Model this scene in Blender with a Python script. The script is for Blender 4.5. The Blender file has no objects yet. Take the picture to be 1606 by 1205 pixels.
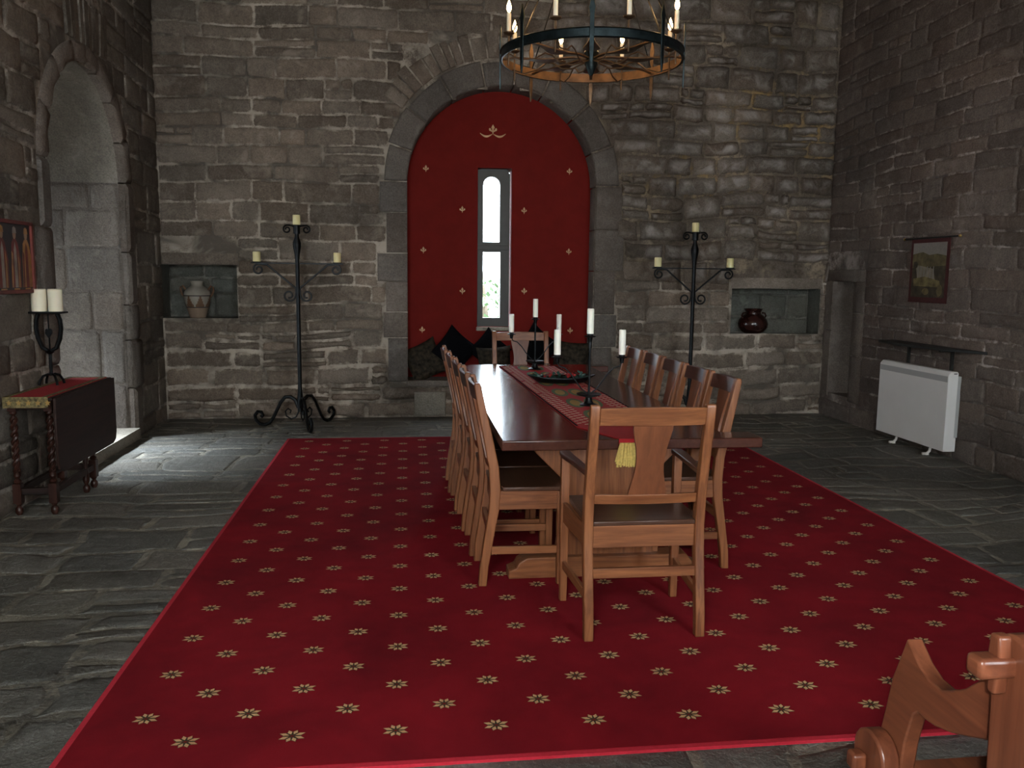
import bpy, math, random
from mathutils import Vector, Matrix, noise
R = random.Random(7)
PI = math.pi
scn = bpy.context.scene
COL = scn.collection

# ------------------------------------------------------------------ helpers
class MB:
    def __init__(s): s.v = []; s.f = []; s.m = []; s.c = []
    def add(s, vs, fs, mi=0, M=None, cols=None):
        b = len(s.v)
        for p in vs:
            p = Vector(p)
            s.v.append(tuple(M @ p) if M else tuple(p))
        if cols: s.c += list(cols)
        else: s.c += [(.5, .5, .5)] * len(vs)
        for k, f in enumerate(fs):
            s.f.append([b + i for i in f]); s.m.append(mi[k] if isinstance(mi, list) else mi)
        return s
    def box(s, x0, x1, y0, y1, z0, z1, mi=0, M=None):
        vs = [(x0,y0,z0),(x1,y0,z0),(x1,y1,z0),(x0,y1,z0),(x0,y0,z1),(x1,y0,z1),(x1,y1,z1),(x0,y1,z1)]
        return s.add(vs, [(0,3,2,1),(4,5,6,7),(0,1,5,4),(1,2,6,5),(2,3,7,6),(3,0,4,7)], mi, M)
    def prism(s, pts, fn, a, b, mi=0, M=None):
        """pts 2D (ccw) swept from a to b; fn(p, q, t) -> 3D"""
        n = len(pts)
        vs = [fn(p, q, a) for p, q in pts] + [fn(p, q, b) for p, q in pts]
        fs = [list(range(n))[::-1], list(range(n, 2*n))] + [(i, (i+1) % n, n+(i+1) % n, n+i) for i in range(n)]
        return s.add(vs, fs, mi, M)
    def bar(s, secs, mi=0, M=None):
        """secs: list of (cx,cy,cz,hx,hy) horizontal rectangles stacked upward"""
        vs = []; fs = []
        for (x, y, z, a, b) in secs: vs += [(x-a,y-b,z),(x+a,y-b,z),(x+a,y+b,z),(x-a,y+b,z)]
        n = len(secs)
        for k in range(n-1):
            for i in range(4): fs.append((4*k+i, 4*k+(i+1) % 4, 4*k+4+(i+1) % 4, 4*k+4+i))
        fs += [(3,2,1,0), (4*n-4,4*n-3,4*n-2,4*n-1)]
        return s.add(vs, fs, mi, M)
    def tube(s, path, r, n=8, closed=False, sq=1.0, mi=0, M=None, cap=True):
        P = [Vector(p) for p in path]; L = len(P)
        T = []
        for i in range(L):
            a = P[(i-1) % L] if (closed or i > 0) else P[i]
            b = P[(i+1) % L] if (closed or i < L-1) else P[i]
            d = (b-a); T.append(d.normalized() if d.length > 1e-9 else Vector((0,0,1)))
        up = Vector((0,0,1)) if abs(T[0].z) < .9 else Vector((0,1,0))
        N = (up - T[0]*up.dot(T[0])).normalized(); vs = []; fs = []
        for i in range(L):
            N = (N - T[i]*N.dot(T[i])).normalized(); B = T[i].cross(N)
            ri = r[i] if isinstance(r, (list, tuple)) else r
            for k in range(n):
                a = 2*PI*k/n + PI/n
                vs.append(P[i] + (N*math.cos(a) + B*math.sin(a)*sq)*ri)
        m = L if closed else L-1
        for i in range(m):
            for k in range(n):
                j = (i+1) % L
                fs.append((i*n+k, i*n+(k+1) % n, j*n+(k+1) % n, j*n+k))
        if cap and not closed: fs += [list(range(n))[::-1], list(range((L-1)*n, L*n))]
        return s.add(vs, fs, mi, M)
    def lathe(s, prof, n=24, c=(0,0,0), mi=0, M=None, cap=True, mfn=None):
        vs = []; fs = []; ms = []
        for r, z in prof:
            for k in range(n):
                a = 2*PI*k/n; vs.append((c[0]+r*math.cos(a), c[1]+r*math.sin(a), c[2]+z))
        for i in range(len(prof)-1):
            for k in range(n):
                fs.append((i*n+k, i*n+(k+1) % n, (i+1)*n+(k+1) % n, (i+1)*n+k))
                ms.append(mfn((k+.5)/n, (prof[i][1]+prof[i+1][1])/2) if mfn else mi)
        if cap:
            fs += [list(range(n))[::-1], list(range((len(prof)-1)*n, len(prof)*n))]; ms += [ms[0], ms[-1]]
        return s.add(vs, fs, ms, M)
    def build(s, name, mats, parent=None, bevel=0, ang=35, seg=2, loc=None, rot=None, vcol=False, subsurf=0):
        me = bpy.data.meshes.new(name)
        me.from_pydata(s.v, [], s.f)
        if not isinstance(mats, (list, tuple)): mats = [mats]
        for m in mats: me.materials.append(m)
        me.polygons.foreach_set('material_index', s.m)
        me.polygons.foreach_set('use_smooth', [True]*len(s.f))
        me.update()
        me.set_sharp_from_angle(angle=math.radians(ang))
        if vcol:
            at = me.color_attributes.new('sc', 'FLOAT_COLOR', 'POINT')
            fl = []
            for c in s.c: fl += [c[0], c[1], c[2], 1]
            at.data.foreach_set('color', fl)
        o = bpy.data.objects.new(name, me); COL.objects.link(o)
        if parent: o.parent = parent
        if loc: o.location = loc
        if rot: o.rotation_euler = rot
        if bevel:
            b = o.modifiers.new('b', 'BEVEL'); b.width = bevel; b.segments = seg; b.limit_method = 'ANGLE'; b.angle_limit = math.radians(40)
        if subsurf:
            b = o.modifiers.new('s', 'SUBSURF'); b.levels = subsurf; b.render_levels = subsurf
        return o

def tag(o, label=None, cat=None, group=None, kind=None):
    if label: o['label'] = label
    if cat: o['category'] = cat
    if group: o['group'] = group
    if kind: o['kind'] = kind
    return o
def empty(name, loc, rz, label, cat, group=None):
    o = bpy.data.objects.new(name, None); COL.objects.link(o)
    o.location = loc; o.rotation_euler = (0, 0, rz); o.empty_display_size = .1
    return tag(o, label, cat, group)
def dup(root, loc, rz, label, group=None, sc=None):
    r = root.copy(); COL.objects.link(r); r.location = loc; r.rotation_euler = (0, 0, rz)
    r['label'] = label
    if group: r['group'] = group
    for ch in list(root.children):
        c = ch.copy(); COL.objects.link(c); c.parent = r
        for g in list(ch.children):
            d = g.copy(); COL.objects.link(d); d.parent = c
    return r

# ------------------------------------------------------------------ materials
def newmat(name):
    m = bpy.data.materials.new(name); m.use_nodes = True
    nt = m.node_tree; b = nt.nodes['Principled BSDF']; return m, nt, b
def nd(nt, t, **kw):
    n = nt.nodes.new(t)
    for k, v in kw.items():
        if k in n.inputs: n.inputs[k].default_value = v
        else: setattr(n, k, v)
    return n
def c4(c): return (c[0], c[1], c[2], 1)
def mix(nt, fac, a, b, bt='MIX'):
    n = nt.nodes.new('ShaderNodeMix'); n.data_type = 'RGBA'; n.blend_type = bt
    def put(sock, v):
        if isinstance(v, (tuple, list)): sock.default_value = c4(v)
        elif isinstance(v, (int, float)): sock.default_value = v
        else: nt.links.new(v, sock)
    put(n.inputs[0], fac); put(n.inputs[6], a); put(n.inputs[7], b)
    return n.outputs[2]
def ramp(nt, src, stops):
    n = nt.nodes.new('ShaderNodeValToRGB'); e = n.color_ramp.elements
    while len(e) < len(stops): e.new(.5)
    for k, (p, c) in enumerate(stops):
        e[k].position = p; e[k].color = c4(c) if isinstance(c, (tuple, list)) else (c, c, c, 1)
    nt.links.new(src, n.inputs[0]); return n.outputs[0]
def mth(nt, op, a, b=None, clamp=False):
    n = nt.nodes.new('ShaderNodeMath'); n.operation = op; n.use_clamp = clamp
    for i, v in enumerate((a, b)):
        if v is None: continue
        if isinstance(v, (int, float)): n.inputs[i].default_value = v
        else: nt.links.new(v, n.inputs[i])
    return n.outputs[0]
def coords(nt, scale=(1,1,1), kind='Object'):
    tc = nt.nodes.new('ShaderNodeTexCoord'); mp = nt.nodes.new('ShaderNodeMapping')
    mp.inputs['Scale'].default_value = scale
    nt.links.new(tc.outputs[kind], mp.inputs[0]); return mp.outputs[0]
def nz(nt, vec, scale, detail=4, rough=.55, dist=0):
    n = nd(nt, 'ShaderNodeTexNoise', Scale=scale, Detail=detail, Roughness=rough, Distortion=dist)
    nt.links.new(vec, n.inputs['Vector']); return n.outputs['Fac']
def bump(nt, b, h, strength, dist=.01):
    n = nd(nt, 'ShaderNodeBump', Strength=strength, Distance=dist)
    nt.links.new(h, n.inputs['Height']); nt.links.new(n.outputs[0], b.inputs['Normal'])

def simple(name, col, rough=.5, metal=0, bumpamt=0, bs=60, var=0.0, coat=0, spec=None, emit=None, es=0, sss=0):
    m, nt, b = newmat(name)
    b.inputs['Roughness'].default_value = rough; b.inputs['Metallic'].default_value = metal
    b.inputs['Coat Weight'].default_value = coat
    if spec is not None: b.inputs['Specular IOR Level'].default_value = spec
    v = coords(nt)
    n = nz(nt, v, bs*.25, 4)
    dark = tuple(c*(1-var) for c in col); lite = tuple(min(1, c*(1+var)) for c in col)
    nt.links.new(ramp(nt, n, [(.3, dark), (.7, lite)]), b.inputs['Base Color'])
    if bumpamt: bump(nt, b, nz(nt, v, bs, 4), bumpamt, .004)
    if emit:
        b.inputs['Emission Color'].default_value = c4(emit); b.inputs['Emission Strength'].default_value = es
    if sss: b.inputs['Subsurface Weight'].default_value = sss; b.inputs['Subsurface Radius'].default_value = (.02,.012,.006)
    return m

def stone(name, dark, lite, mortar, mamt=.0, stain=(.55, 1.25), rough=.85, green=(.05,.055,.035), gamt=.25, bs=1.0, spec=.25, mdark=.25, ochre=None, pale=.6, patch=None):
    m, nt, b = newmat(name)
    v = coords(nt)
    at = nt.nodes.new('ShaderNodeAttribute'); at.attribute_name = 'sc'
    sep = nt.nodes.new('ShaderNodeSeparateColor'); nt.links.new(at.outputs['Color'], sep.inputs[0])
    rnd, edge, hue = sep.outputs[0], sep.outputs[1], sep.outputs[2]
    n1 = nz(nt, v, 3.2, 6, .62, .3); n2 = nz(nt, v, 14, 6, .7); n3 = nz(nt, v, 70, 4, .6); n4 = nz(nt, v, .9, 3, .5)
    t = mth(nt, 'ADD', mth(nt, 'MULTIPLY', rnd, .45), mth(nt, 'ADD', mth(nt, 'MULTIPLY', n2, .75), mth(nt, 'MULTIPLY', n1, .55)))
    base = ramp(nt, mth(nt, 'SUBTRACT', t, .38, True), [(.12, dark), (.85, lite)])
    warm = mix(nt, mth(nt, 'MULTIPLY', hue, .55), base, mix(nt, 1.0, base, (1.12, .97, .86), 'MULTIPLY'))
    gm = mth(nt, 'MULTIPLY', ramp(nt, n4, [(.5, 0.0), (.68, 1.0)]), gamt)
    col = mix(nt, gm, warm, mix(nt, .5, warm, green))
    n5 = nz(nt, v, 160, 3, .7)
    col = mix(nt, 1.0, col, ramp(nt, mth(nt, 'ADD', mth(nt, 'MULTIPLY', n3, .6), mth(nt, 'MULTIPLY', n5, .4)), [(.34, .66), (.66, 1.34)]), 'MULTIPLY')
    pl_ = mth(nt, 'MULTIPLY', ramp(nt, nz(nt, v, 4.5, 5, .65, .6), [(.55-.1*(pale > .7), 0.0), (.68, pale)]), mth(nt, 'POWER', mth(nt, 'SUBTRACT', 1.0, edge), 2.0 if pale > .7 else 1.0))
    col = mix(nt, pl_, col, patch or tuple(min(1, c*1.35) for c in lite))
    # lichen speckle
    sp = ramp(nt, nz(nt, v, 26, 5, .75), [(.60, 0.0), (.72, .5)])
    col = mix(nt, sp, col, tuple(min(1, c*1.5) for c in lite))
    # mortar smear at the joints
    mm = mth(nt, 'ADD', mth(nt, 'MULTIPLY', edge, .95), mth(nt, 'MULTIPLY', mth(nt, 'SUBTRACT', n2, .5), 1.7))
    mm = mth(nt, 'ADD', mm, mth(nt, 'MULTIPLY', mth(nt, 'SUBTRACT', n1, .5), 1.5))
    mf = ramp(nt, mth(nt, 'ADD', mth(nt, 'ADD', mm, mamt), mth(nt, 'MULTIPLY', mth(nt, 'SUBTRACT', n3, .5), .5)), [(.60, 0.0), (.98, .95)])
    mdk = mix(nt, ramp(nt, nz(nt, v, 2.3, 4, .6, .5), [(.42, 1.0), (.58, 0.0)]), mortar, tuple(c*mdark for c in mortar))
    if ochre:
        sx = nt.nodes.new('ShaderNodeSeparateXYZ'); nt.links.new(v, sx.inputs[0])
        o1 = mth(nt, 'MULTIPLY', mth(nt, 'SUBTRACT', sx.outputs[0], 2.0), .6, True)
        o2 = mth(nt, 'MULTIPLY', mth(nt, 'SUBTRACT', sx.outputs[2], 1.9), 1.2, True)
        of = mth(nt, 'MULTIPLY', mth(nt, 'MULTIPLY', o1, o2), ramp(nt, n4, [(.45, 0.0), (.6, .8)]))
        mdk = mix(nt, of, mdk, mix(nt, ramp(nt, nz(nt, v, 1.7, 4, .6, .5), [(.47, 0.0), (.55, 1.0)]), tuple(c*.3 for c in mortar), ochre))
    col = mix(nt, mf, col, mdk)
    st = ramp(nt, nz(nt, v, .55, 5, .6, .8), [(.3, stain[0]), (.7, stain[1])])
    col = mix(nt, 1.0, col, st, 'MULTIPLY')
    nt.links.new(col, b.inputs['Base Color'])
    b.inputs['Roughness'].default_value = rough; b.inputs['Specular IOR Level'].default_value = spec
    h = mth(nt, 'ADD', mth(nt, 'MULTIPLY', n2, 1.0), mth(nt, 'MULTIPLY', n3, .35))
    bump(nt, b, h, .75*bs, .02)
    return m

def wood(name, c1, c2, axis='z', rough=.35, coat=.0, scale=1.0, spec=.5, bs=.12):
    m, nt, b = newmat(name)
    a, l = 26*scale, 1.6*scale
    sc = {'x': (l,a,a), 'y': (a,l,a), 'z': (a,a,l)}[axis]
    oi = nt.nodes.new('ShaderNodeObjectInfo')
    tc = nt.nodes.new('ShaderNodeTexCoord'); ad = nt.nodes.new('ShaderNodeVectorMath'); ad.operation = 'ADD'
    sc_ = nt.nodes.new('ShaderNodeVectorMath'); sc_.operation = 'SCALE'; sc_.inputs[3].default_value = .37
    cx = nt.nodes.new('ShaderNodeCombineXYZ')
    for i in range(3): nt.links.new(oi.outputs['Random'], cx.inputs[i])
    nt.links.new(cx.outputs[0], sc_.inputs[0]); nt.links.new(tc.outputs['Object'], ad.inputs[0]); nt.links.new(sc_.outputs[0], ad.inputs[1])
    mp = nt.nodes.new('ShaderNodeMapping'); mp.inputs['Scale'].default_value = sc; nt.links.new(ad.outputs[0], mp.inputs[0])
    v = mp.outputs[0]
    n1 = nz(nt, v, 1.0, 5, .6, 1.2); n2 = nz(nt, v, 5.0, 4, .6)
    t = mth(nt, 'ADD', mth(nt, 'MULTIPLY', n1, .75), mth(nt, 'MULTIPLY', n2, .25))
    t = mth(nt, 'ADD', t, mth(nt, 'MULTIPLY', mth(nt, 'SUBTRACT', oi.outputs['Random'], .5), .12))
    nt.links.new(ramp(nt, t, [(.34, c1), (.66, c2)]), b.inputs['Base Color'])
    b.inputs['Roughness'].default_value = rough; b.inputs['Coat Weight'].default_value = coat; b.inputs['Coat Roughness'].default_value = .15
    b.inputs['Specular IOR Level'].default_value = spec
    bump(nt, b, n2, bs, .002)
    return m

M = {}
M['stone_back'] = stone('stone_back', (.095,.077,.061), (.26,.216,.174), (.50,.43,.35), ochre=(.40,.27,.12))
M['stone_bulge'] = stone('stone_bulge', (.078,.063,.050), (.225,.188,.152), (.34,.27,.19), mamt=-.22, mdark=.18, ochre=(.42,.27,.10), pale=.9, patch=(.43,.385,.35))
M['stone_left'] = stone('stone_left', (.080,.068,.055), (.20,.174,.143), (.44,.39,.33), mamt=-.04)
M['stone_right'] = stone('stone_right', (.095,.076,.065), (.185,.152,.130), (.42,.36,.32), mamt=-.17)
M['stone_dressed'] = stone('stone_dressed', (.105,.090,.078), (.18,.158,.138), (.24,.21,.185), mamt=-.3, gamt=.08)
M['stone_pale'] = stone('stone_pale', (.20,.185,.155), (.36,.33,.27), (.42,.39,.33), mamt=-.3)
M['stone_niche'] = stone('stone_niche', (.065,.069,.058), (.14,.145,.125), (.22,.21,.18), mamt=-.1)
M['plaster'] = stone('plaster', (.17,.155,.13), (.23,.21,.18), (.25,.23,.2), mamt=-1, gamt=.05)
M['slate'] = stone('slate', (.070,.071,.063), (.18,.176,.158), (.34,.31,.24), mamt=-.08, rough=.5, gamt=.6, green=(.075,.07,.04), spec=.5, mdark=.5, stain=(.6,1.3), bs=1.2)
M['ceiling'] = wood('ceiling_wood', (.03,.02,.012), (.07,.045,.028), 'y', .7)
W1, W2 = (.125,.038,.014), (.30,.112,.042)
for a in 'xyz': M['oak_'+a] = wood('chair_wood_'+a, W1, W2, a, .38)
M['splat'] = wood('splat_wood', (.13,.042,.018), (.21,.072,.030), 'z', .36, scale=.6)
D1, D2 = (.035,.010,.007), (.085,.024,.014)
for a in 'xyz': M['dark_'+a] = wood('dark_wood_'+a, D1, D2, a, .35)
M['table_top'] = wood('table_top', (.050,.016,.010), (.085,.028,.018), 'y', .2, coat=.6, scale=.7, bs=.02)
M['seat_dark'] = wood('seat_dark', (.045,.018,.010), (.085,.036,.019), 'x', .32)
B1, B2 = (.010,.005,.004), (.032,.014,.010)
for a in 'xyz': M['black_'+a] = wood('old_oak_'+a, B1, B2, a, .55, spec=.25)
M['old_red'] = wood('old_red_oak', (.016,.006,.004), (.045,.014,.008), 'z', .4, spec=.35)
for a in 'yz': M['gl_'+a] = wood('arm_wood_'+a, (.12,.036,.018), (.26,.085,.040), a, .34, coat=.15, scale=.6)
M['iron'] = simple('iron', (.012,.013,.014), .42, .8, .3, 90, .4)
M['iron_candlelit'] = simple('iron_candlelit', (.10,.062,.034), .42, .6, .4, 60, .5)  # lighter iron with the warm candlelight painted into its colour
M['iron_glow'] = simple('iron_painted_glow', (.15,.08,.035), .5, .4, .4, 40, .7)  # inner face of the ring: candle glow painted into the base colour
M['iron_blue'] = simple('iron_blue', (.020,.030,.032), .38, .8, .4, 60, .4)
M['candle'] = simple('candle_wax', (.90,.82,.62), .45, 0, .1, 30, .04, sss=.15)
M['candle_y'] = simple('candle_wax_yellow', (.82,.73,.38), .5, 0, .1, 30, .05, sss=.15)
M['candle_w'] = simple('candle_wax_white', (.98,.93,.80), .45, 0, .1, 30, .03, sss=.15)
M['flame'] = simple('flame', (1,.8,.5), .5, emit=(1,.62,.25), es=24)
M['wick'] = simple('wick', (.02,.02,.02), .9)
M['red_paint'] = simple('red_paint', (.150,.009,.006), .8, 0, .25, 25, .10, spec=.15)
M['gold_paint'] = simple('gold_paint', (.52,.30,.14), .5, .1, 0, 60, .2)
M['red_cloth'] = simple('red_cloth', (.40,.010,.014), .85, 0, .5, 300, .1)
M['gold_cloth'] = simple('gold_cloth', (.15,.115,.045), .75, .1, .6, 200, .8)
M['gold_dark'] = simple('gold_star', (.34,.20,.05), .6, .2, .2, 200, .2)
M['black_velvet'] = simple('black_velvet', (.004,.004,.005), .95, 0, .3, 200, .3, spec=.05)
M['brocade'] = simple('brocade', (.024,.018,.011), .8, 0, .8, 90, .95, spec=.2)
M['heater'] = simple('heater_white', (.80,.77,.73), .4, 0, 0, 20, .02)
M['heater_grey'] = simple('heater_grey', (.42,.41,.39), .5, 0, 0, 20, .02)
M['shelf'] = simple('shelf_dark', (.012,.012,.010), .55, 0, .2, 60, .3)
M['frame_win'] = simple('window_frame', (.022,.020,.013), .5, 0, .1, 40, .15)
M['lead'] = simple('window_lead', (.02,.02,.02), .6)
M['petal'] = simple('carpet_petal', (.62,.37,.17), .95, 0, .6, 400, .15)
M['olive'] = simple('carpet_olive', (.045,.028,.008), .95, 0, .6, 400, .2)
M['cream'] = simple('thread_cream', (.80,.66,.46), .9, 0, .4, 400, .1)
M['green'] = simple('thread_green', (.09,.12,.045), .9, 0, .4, 400, .2)
M['ochre'] = simple('thread_ochre', (.36,.21,.04), .9, 0, .4, 400, .2)
M['tassel'] = simple('tassel_gold', (.62,.44,.12), .6, .1, .3, 300, .25)
M['leaf_teal'] = simple('leaf_teal', (.02,.09,.07), .5, 0, .5, 60, .4)
M['berry'] = simple('berry_red', (.30,.01,.01), .35)
M['terracotta'] = simple('terracotta', (.11,.055,.025), .7, 0, .3, 60, .2)
M['vase_cream'] = simple('vase_cream', (.25,.225,.185), .6, 0, .3, 60, .12)
M['vase_pink'] = simple('vase_pink', (.20,.14,.095), .6, 0, .3, 60, .12)
M['vase_line'] = simple('vase_line', (.03,.02,.015), .6)
M['pot_brown'] = simple('pot_brown', (.030,.010,.008), .22, 0, .3, 40, .4)
M['brass'] = simple('brass', (.5,.35,.12), .3, .9)
M['paint_dark'] = simple('paint_dark', (.022,.012,.010), .6, 0, 0, 40, .4)
M['paint_red'] = simple('paint_red', (.13,.018,.010), .6, 0, 0, 40, .4)
M['paint_gold'] = simple('paint_gold', (.33,.15,.035), .5, 0, 0, 60, .4)
M['paint_grey'] = simple('paint_grey', (.26,.22,.18), .6, 0, 0, 60, .3)
M['paint_skin'] = simple('paint_skin', (.30,.18,.11), .6, 0, 0, 60, .2)
M['tap_red'] = simple('tapestry_red', (.055,.007,.007), .85, 0, .3, 200, .2)
M['tap_sky'] = simple('tapestry_sky', (.22,.195,.17), .85, 0, .3, 200, .1)
M['tap_hill'] = simple('tapestry_hill', (.10,.08,.035), .85, 0, .3, 60, .45)
M['tap_dark'] = simple('tapestry_dark', (.045,.034,.018), .85, 0, .3, 60, .5)
M['tap_gold'] = simple('tapestry_gold', (.14,.11,.045), .85, 0, .3, 60, .6)
M['tap_fall'] = simple('tapestry_fall', (.20,.17,.13), .85, 0, .3, 60, .3)
M['foliage'] = simple('foliage', (.16,.24,.12), .7, 0, .5, 10, .4)
M['bark'] = simple('bark', (.12,.09,.06), .9, 0, .5, 20, .3)
M['grass'] = simple('ground_gravel', (.13,.125,.115), .9, 0, .5, 10, .3)

def carpet_mat():
    m, nt, b = newmat('carpet_red'); v = coords(nt)
    n1 = nz(nt, v, 1.6, 4, .6, .4); n2 = nz(nt, v, 500, 2, .5); n3 = nz(nt, v, 9, 4, .6)
    t = mth(nt, 'ADD', mth(nt, 'MULTIPLY', n1, .65), mth(nt, 'ADD', mth(nt, 'MULTIPLY', n2, .2), mth(nt, 'MULTIPLY', n3, .15)))
    nt.links.new(ramp(nt, t, [(.32, (.115,.004,.008)), (.68, (.265,.008,.015))]), b.inputs['Base Color'])
    b.inputs['Roughness'].default_value = .95; b.inputs['Specular IOR Level'].default_value = .1
    b.inputs['Sheen Weight'].default_value = .04; b.inputs['Sheen Tint'].default_value = (.8,.1,.12,1)
    bump(nt, b, n2, .5, .004); return m
M['carpet'] = carpet_mat()
M['carpet_edge'] = simple('carpet_edge', (.50,.012,.03), .9, 0, .4, 300, .1)
def glass_mat():
    m = bpy.data.materials.new('window_glass'); m.use_nodes = True; nt = m.node_tree
    for n in list(nt.nodes): nt.nodes.remove(n)
    o = nt.nodes.new('ShaderNodeOutputMaterial'); t = nt.nodes.new('ShaderNodeBsdfTransparent'); g = nt.nodes.new('ShaderNodeBsdfGlossy')
    g.inputs['Roughness'].default_value = .03; fr = nt.nodes.new('ShaderNodeFresnel'); fr.inputs[0].default_value = 1.45
    t.inputs[0].default_value = (.92,.95,.95,1)
    mx = nt.nodes.new('ShaderNodeMixShader'); nt.links.new(fr.outputs[0], mx.inputs[0]); nt.links.new(t.outputs[0], mx.inputs[1]); nt.links.new(g.outputs[0], mx.inputs[2])
    nt.links.new(mx.outputs[0], o.inputs[0]); return m
M['glass'] = glass_mat()

# ------------------------------------------------------------------ masonry
def wob(u, v, seed, amp):
    a = noise.noise(Vector((u*.9+seed, v*.9, seed))); b = noise.noise(Vector((u*.9, v*.9+seed, seed+7)))
    c = noise.noise(Vector((u*3+seed, v*3, seed+3))); d = noise.noise(Vector((u*3, v*3+seed, seed+11)))
    return u + amp*.8*a + amp*.35*c, v + amp*1.6*b + amp*.4*d
def sub_intervals(a, b, ex):
    iv = [(a, b)]
    for (p, q) in ex:
        nv = []
        for (s, t) in iv:
            if q <= s or p >= t: nv.append((s, t)); continue
            if p > s: nv.append((s, p))
            if q < t: nv.append((q, t))
        iv = nv
    return iv
def one_stone(mb, P, u0, u1, v0, v1, h, gap, seed, amp, mi, rnd, jit=.008, inset=.035):
    u0 += gap*.5; u1 -= gap*.5; v0 += gap*.5; v1 -= gap*.5
    if u1-u0 < .02 or v1-v0 < .02: return
    mdim = min(u1-u0, v1-v0); rc = min(.018, mdim*.2)*R.uniform(.3, 1.2); ins = min(inset, mdim*.3)
    j = lambda: R.uniform(-jit, jit)
    out = []
    n_u = 3 if u1-u0 > .3 else 2
    def side(ax, ay, bx, by, n):
        for k in range(n):
            t = (k+.5)/n; out.append((ax+(bx-ax)*t+j(), ay+(by-ay)*t+j()))
    out.append((u0+rc+j(), v0+j()*.6)); side(u0+rc, v0, u1-rc, v0, n_u); out.append((u1-rc+j(), v0+j()*.6))
    out.append((u1+j()*.6, v0+rc+j())); side(u1, v0+rc, u1, v1-rc, 1); out.append((u1+j()*.6, v1-rc+j()))
    out.append((u1-rc+j(), v1+j()*.6)); side(u1-rc, v1, u0+rc, v1, n_u); out.append((u0+rc+j(), v1+j()*.6))
    out.append((u0+j()*.6, v1-rc+j())); side(u0, v1-rc, u0, v0+rc, 1); out.append((u0+j()*.6, v0+rc+j()))
    cu, cv = (u0+u1)/2, (v0+v1)/2; n = len(out)
    def ring(d, hh):
        r = []
        for (x, y) in out:
            sx = (x-cu)*(1-d/max(.02, (u1-u0)/2)); sy = (y-cv)*(1-d/max(.02, (v1-v0)/2))
            uu, vv = wob(cu+sx, cv+sy, seed, amp); r.append(P(uu, vv, hh))
        return r
    tilt = lambda: h*R.uniform(.75, 1.25)
    vs = ring(0, -.006) + ring(ins*.22, h*.6) + ring(ins, h)
    uu, vv = wob(cu, cv, seed, amp); vs.append(P(uu, vv, h*R.uniform(.9, 1.4)))
    b2 = R.random()
    cols = [(rnd, 1, b2)]*n + [(rnd, .72, b2)]*n + [(rnd, .1, b2)]*n + [(rnd, 0, b2)]
    fs = []
    for r_ in range(2):
        for i in range(n): fs.append((r_*n+i, r_*n+(i+1) % n, (r_+1)*n+(i+1) % n, (r_+1)*n+i))
    for i in range(n): fs.append((2*n+i, 2*n+(i+1) % n, 3*n))
    mb.add(vs, fs, mi, None, cols)
def masonry(mb, P, U0, U1, V0, V1, hole, hr=(.11,.24), wr=(.22,.7), h=(.004,.014), gap=.014, seed=1.0, amp=.02, mi=0, shole=None, jit=.008, split=.16, breaks=(), back=True, rows=None, inset=.035):
    shole = shole or hole
    if back:
        zs = sorted(set([V0, V1] + [V0+k*.06 for k in range(1, int((V1-V0)/.06)) ] + [b for b in breaks if V0 < b < V1]))
        for a, b in zip(zs, zs[1:]):
            e = 1e-4
            ia = sub_intervals(U0, U1, hole(a+e)); ib = sub_intervals(U0, U1, hole(b-e))
            if len(ia) != len(ib): ia = ib = sub_intervals(U0, U1, hole((a+b)/2))
            for (p, q), (r, s) in zip(ia, ib):
                mb.add([P(p,a,0), P(q,a,0), P(s,b,0), P(r,b,0)], [(0,1,2,3)], mi, None, [(.5, 1, .5)]*4)
    v = V0
    while v < V1-.03:
        hh = R.uniform(*hr)
        if rows: hh = rows(v)
        if V1-(v+hh) < .07: hh = V1-v
        v2 = v+hh
        ex = []
        for t in (.08, .3, .5, .7, .92): ex += shole(v+hh*t)
        for (a, b) in sub_intervals(U0, U1, sorted(ex)):
            if b-a < .05: continue
            u = a
            while u < b-1e-6:
                w = R.uniform(*wr)*(1.0 if hh > .14 else .9)
                if b-(u+w) < .14: w = b-u
                jv = R.uniform(-.01, .01)
                if R.random() < split and hh > .15:
                    m_ = v+hh*R.uniform(.38, .62)
                    if R.random() < .5:
                        one_stone(mb, P, u, u+w, v, m_, R.uniform(*h), gap, seed, amp, mi, R.random(), jit, inset)
                        one_stone(mb, P, u, u+w, m_, v2, R.uniform(*h), gap, seed, amp, mi, R.random(), jit, inset)
                    else:
                        k = u+w*R.uniform(.35, .65)
                        one_stone(mb, P, u, u+w, v, m_, R.uniform(*h), gap, seed, amp, mi, R.random(), jit, inset)
                        one_stone(mb, P, u, k, m_, v2, R.uniform(*h), gap, seed, amp, mi, R.random(), jit, inset)
                        one_stone(mb, P, k, u+w, m_, v2, R.uniform(*h), gap, seed, amp, mi, R.random(), jit, inset)
                else: one_stone(mb, P, u, u+w, v, v2, R.uniform(*h), gap, seed, amp, mi, R.random(), jit, inset)
                u += w
        v = v2
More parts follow.
